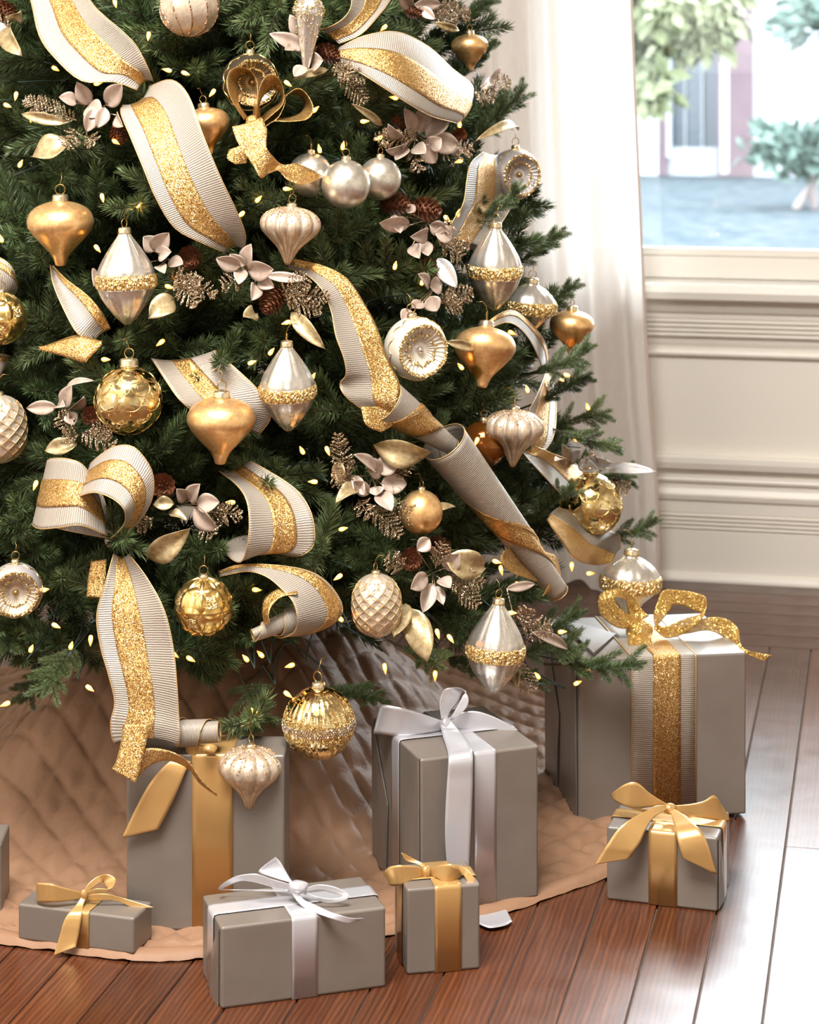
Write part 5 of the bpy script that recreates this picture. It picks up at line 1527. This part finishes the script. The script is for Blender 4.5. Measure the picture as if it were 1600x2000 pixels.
# -- small cube, gold ribbon
g = Gift('small taupe cube present with gold satin bow, before the tall silver-ribboned present', (795, 1905), (938, 1893), .088, .113)
g.band('x', .56, .036, SG); g.band('y', .5, .034, SG, .0018)
kd = g.p(.5, .5, 1).y
g.bow(crop(660, 1320, .275), kd, [
 ('bow_loop', [((640, 1385), (630, 1410), .01), ((560, 1352), (560, 1440), .02), ((450, 1345), (470, 1480), .028), ((365, 1358), (395, 1492), .024), ((326, 1400), (360, 1480), .012), ((350, 1430), (390, 1470), -.006), ((480, 1400), (500, 1430), -.008), ((620, 1395), (620, 1410), 0)]),
 ('bow_loop', [((640, 1385), (650, 1410), .01), ((720, 1345), (710, 1440), .022), ((800, 1338), (760, 1482), .03), ((862, 1372), (800, 1505), .026), ((880, 1420), (850, 1462), .012), ((840, 1400), (840, 1430), -.004), ((740, 1390), (740, 1410), -.004), ((650, 1392), (650, 1408), 0)]),
 ('tail', [((620, 1370), (640, 1360), -.004), ((560, 1335), (600, 1330), -.012), ((480, 1310), (540, 1300), -.016), ((448, 1256), (470, 1262), -.016)]),
 ('tail', [((780, 1345), (790, 1370), .0), ((860, 1345), (850, 1372), .01), ((930, 1385), (895, 1420), .02), ((978, 1460), (932, 1490), .026), ((962, 1556), (945, 1545), .026)]),
], SG, (628, 1392), (20, 24))
# -- tall present, silver ribbon
g = Gift('tall taupe present with large silver satin bow, centre under the tree', (822, 1785), (1052, 1752), .205, .216, .008)
g.band('x', .54, .033, SS); g.band('y', .5, .033, SS, .0018)
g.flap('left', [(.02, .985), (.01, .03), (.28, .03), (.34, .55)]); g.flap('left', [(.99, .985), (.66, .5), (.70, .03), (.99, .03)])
kd = g.p(.5, .5, 1).y
g.bow(crop(660, 1320, .275), kd, [
 ('bow_loop', [((745, 320), (735, 385), .01), ((600, 268), (620, 408), .02), ((450, 226), (460, 432), .026), ((318, 204), (268, 408), .018), ((312, 225), (280, 415), .0), ((450, 260), (440, 415), -.012), ((720, 330), (715, 375), -.004)]),
 ('bow_loop', [((735, 315), (775, 312), .004), ((722, 190), (800, 250), -.006), ((745, 105), (850, 190), -.014), ((810, 84), (882, 120), -.014), ((880, 92), (915, 110), -.006), ((925, 150), (890, 140), .006), ((918, 220), (850, 215), .010), ((850, 290), (810, 280), .012), ((780, 325), (775, 315), .008)]),
 ('bow_loop', [((780, 300), (800, 360), .0), ((900, 258), (900, 385), -.004), ((1000, 254), (1040, 404), -.006), ((1130, 300), (1160, 402), -.006), ((1275, 380), (1278, 386), -.004)]),
 ('tail', [((728, 320), (800, 315), .012), ((738, 400), (880, 405), .03, .03), ((770, 500), (935, 480), .085, .085), ((785, 580), (958, 560), .125, .123), ((776, 750), (958, 740), .128, .125), ((764, 950), (952, 920), .128, .124), ((762, 1150), (942, 1140), .128, .124), ((775, 1340), (930, 1400), .128, .124), ((790, 1500), (925, 1560), .128, .124)]),
], SS, (765, 345), (24, 28))
a = [floor_pt(x, y, .006) for x, y in ((930, 1774), (950, 1779), (975, 1776), (986, 1770))]; b = [floor_pt(x, y, .006) for x, y in ((930, 1802), (955, 1812), (985, 1808), (1001, 1800))]
plain(g.e, 'tail', a, b, SS)
# -- largest present, wide mesh ribbon
g = Gift('largest taupe present with wide champagne and gold ribbon, at the right beside the window wall', (1130, 1607), (1458, 1590), .25, .256, .006)
g.band('x', .505, .104, M['ribbon'], stripe=True)
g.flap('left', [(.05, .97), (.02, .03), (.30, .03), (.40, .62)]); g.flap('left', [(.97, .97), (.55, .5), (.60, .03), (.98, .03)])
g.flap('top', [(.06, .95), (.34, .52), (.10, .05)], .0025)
kd = g.p(.42, .45, 1).y
g.bow(crop(900, 1050, .4375), kd, [
 ('bow_loop', [((800, 405), (800, 360), .01), ((700, 402), (745, 340), .02), ((625, 345), (700, 302), .026), ((618, 262), (690, 265), .026), ((678, 230), (738, 278), .016), ((748, 238), (742, 305), .006), ((792, 300), (748, 345), -.002), ((840, 350), (790, 378), .002)]),
 ('bow_loop', [((860, 350), (870, 402), .008), ((878, 288), (928, 332), .0), ((905, 236), (950, 302), -.012), ((980, 234), (985, 302), -.02), ((1060, 250), (1048, 328), -.02), ((1096, 275), (1085, 348), -.012), ((1085, 352), (1035, 352), .004), ((1010, 422), (985, 368), .018), ((920, 448), (908, 398), .02), ((862, 408), (872, 380), .01)]),
 ('tail', [((745, 420), (850, 420), .016), ((748, 480), (850, 480), .05, .05), ((735, 520), (845, 525), .08, .08), ((685, 558), (800, 572), .11, .11)]),
 ('tail', [((870, 395), (880, 420), .008), ((980, 400), (985, 432), .004), ((1090, 360), (1100, 415), -.006), ((1175, 360), (1165, 440), -.004), ((1236, 400), (1195, 470), .004), ((1250, 470), (1222, 495), .012), ((1275, 500), (1258, 512), .02), ((1330, 515), (1310, 535), .024), ((1390, 525), (1352, 552), .024)]),
], M['sheer'], (800, 420), (50, 44))
# -- small present with gold bow on the right
g = Gift('small taupe present with wide gold satin bow, alone on the floor at the right', (1185, 1757), (1402, 1782), .112, .105)
g.band('x', .51, .041, SG); g.band('y', .5, .034, SG, .0018)
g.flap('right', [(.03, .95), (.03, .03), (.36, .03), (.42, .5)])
kd = g.p(.5, .5, 1).y
g.bow(crop(1140, 1500, .2), kd, [
 ('bow_loop', [((850, 370), (820, 400), .01), ((660, 255), (690, 375), .016), ((530, 148), (540, 395), .02), ((420, 150), (400, 372), .018), ((310, 220), (310, 320), .010), ((266, 272), (276, 285), .0), ((320, 320), (300, 300), -.008), ((440, 385), (420, 350), -.010), ((600, 432), (610, 400), .0), ((800, 410), (800, 390), .006)]),
 ('bow_loop', [((850, 370), (880, 410), .01), ((1040, 352), (1050, 470), .016), ((1180, 320), (1180, 492), .018), ((1275, 266), (1310, 515), .012), ((1345, 360), (1400, 525), .002), ((1420, 485), (1415, 500), -.008), ((1300, 470), (1300, 500), -.012), ((1080, 440), (1080, 480), -.008), ((880, 400), (890, 420), .004)]),
 ('tail', [((820, 365), (830, 400), .014), ((700, 372), (770, 430), .03), ((600, 425), (680, 490), .042), ((440, 510), (610, 600), .058), ((330, 605), (560, 720), .066), ((230, 750), (505, 800), .07), ((170, 845), (475, 850), .07), ((112, 942), (444, 886), .07)]),
 ('tail', [((840, 400), (880, 395), .016), ((868, 500), (1000, 470), .045), ((888, 580), (1085, 545), .07), ((915, 690), (1165, 640), .085), ((945, 800), (1225, 770), .09), ((972, 882), (1303, 1046), .09)]),
], SG, (842, 398), (26, 22))
# -- tall present, gold ribbon, left
g = Gift('tall taupe present with broad gold satin band, behind the long low present', (247, 1817), (556, 1820), .085, .242, .008)
g.band('x', .545, .056, SG)
kd = g.p(.5, 0, 1).y
g.bow(crop(0, 1300, .3125), kd, [
 ('tail', [((1130, 540), (1230, 560), -.01), ((1040, 615), (1170, 640), .006), ((940, 730), (1120, 760), .010), ((850, 890), (1060, 890), .010), ((760, 1080), (988, 1026), .010)]),
 ('bow_loop', [((1300, 520), (1290, 560), -.01), ((1220, 480), (1215, 640), .0), ((1160, 490), (1160, 620), -.01), ((1180, 510), (1190, 600), -.03), ((1290, 530), (1290, 560), -.03)]),
], SG, (1310, 520), (28, 20))
# -- little flat present, left
g = Gift('little oblong taupe present with gold satin bow, far left on the skirt hem', (35, 1835), (262, 1865), .06, .049, .009)
g.band('x', .56, .020, SG)
kd = g.p(.5, .5, 1).y
g.bow(crop(0, 1650, .2), kd, [
 ('bow_loop', [((820, 470), (820, 520), .008), ((640, 420), (650, 552), .016), ((490, 380), (500, 562), .02), ((366, 370), (376, 562), .010), ((390, 385), (395, 550), -.006), ((600, 420), (600, 530), -.010), ((800, 480), (800, 510), 0)]),
 ('bow_loop', [((800, 480), (850, 505), .006), ((860, 385), (890, 440), .0), ((950, 312), (985, 365), -.008), ((1050, 290), (1005, 365), -.014), ((1128, 330), (1030, 395), -.010), ((1110, 400), (1055, 425), .0), ((1055, 430), (1055, 462), .004), ((930, 430), (930, 478), .006), ((820, 480), (830, 505), .006)]),
 ('tail', [((820, 500), (830, 530), .008), ((940, 478), (940, 545), .014), ((1060, 484), (1070, 540), .014), ((1200, 520), (1170, 560), .012), ((1350, 565), (1270, 605), .014), ((1508, 612), (1312, 626), .016)]),
 ('tail', [((800, 500), (840, 510), .012), ((740, 590), (815, 590), .022), ((660, 680), (802, 680), .034), ((615, 770), (785, 780), .038), ((585, 880), (768, 880), .04), ((555, 980), (750, 960), .042), ((524, 1082), (740, 996), .044)]),
], SG, (820, 490), (15, 22))
# -- present cut by the left edge
g = Gift('dark sliver of a taupe present cut by the left edge behind the little oblong one', (-120, 1790), (3, 1788), .08, .10, .008)
g.band('x', .5, .03, SG)
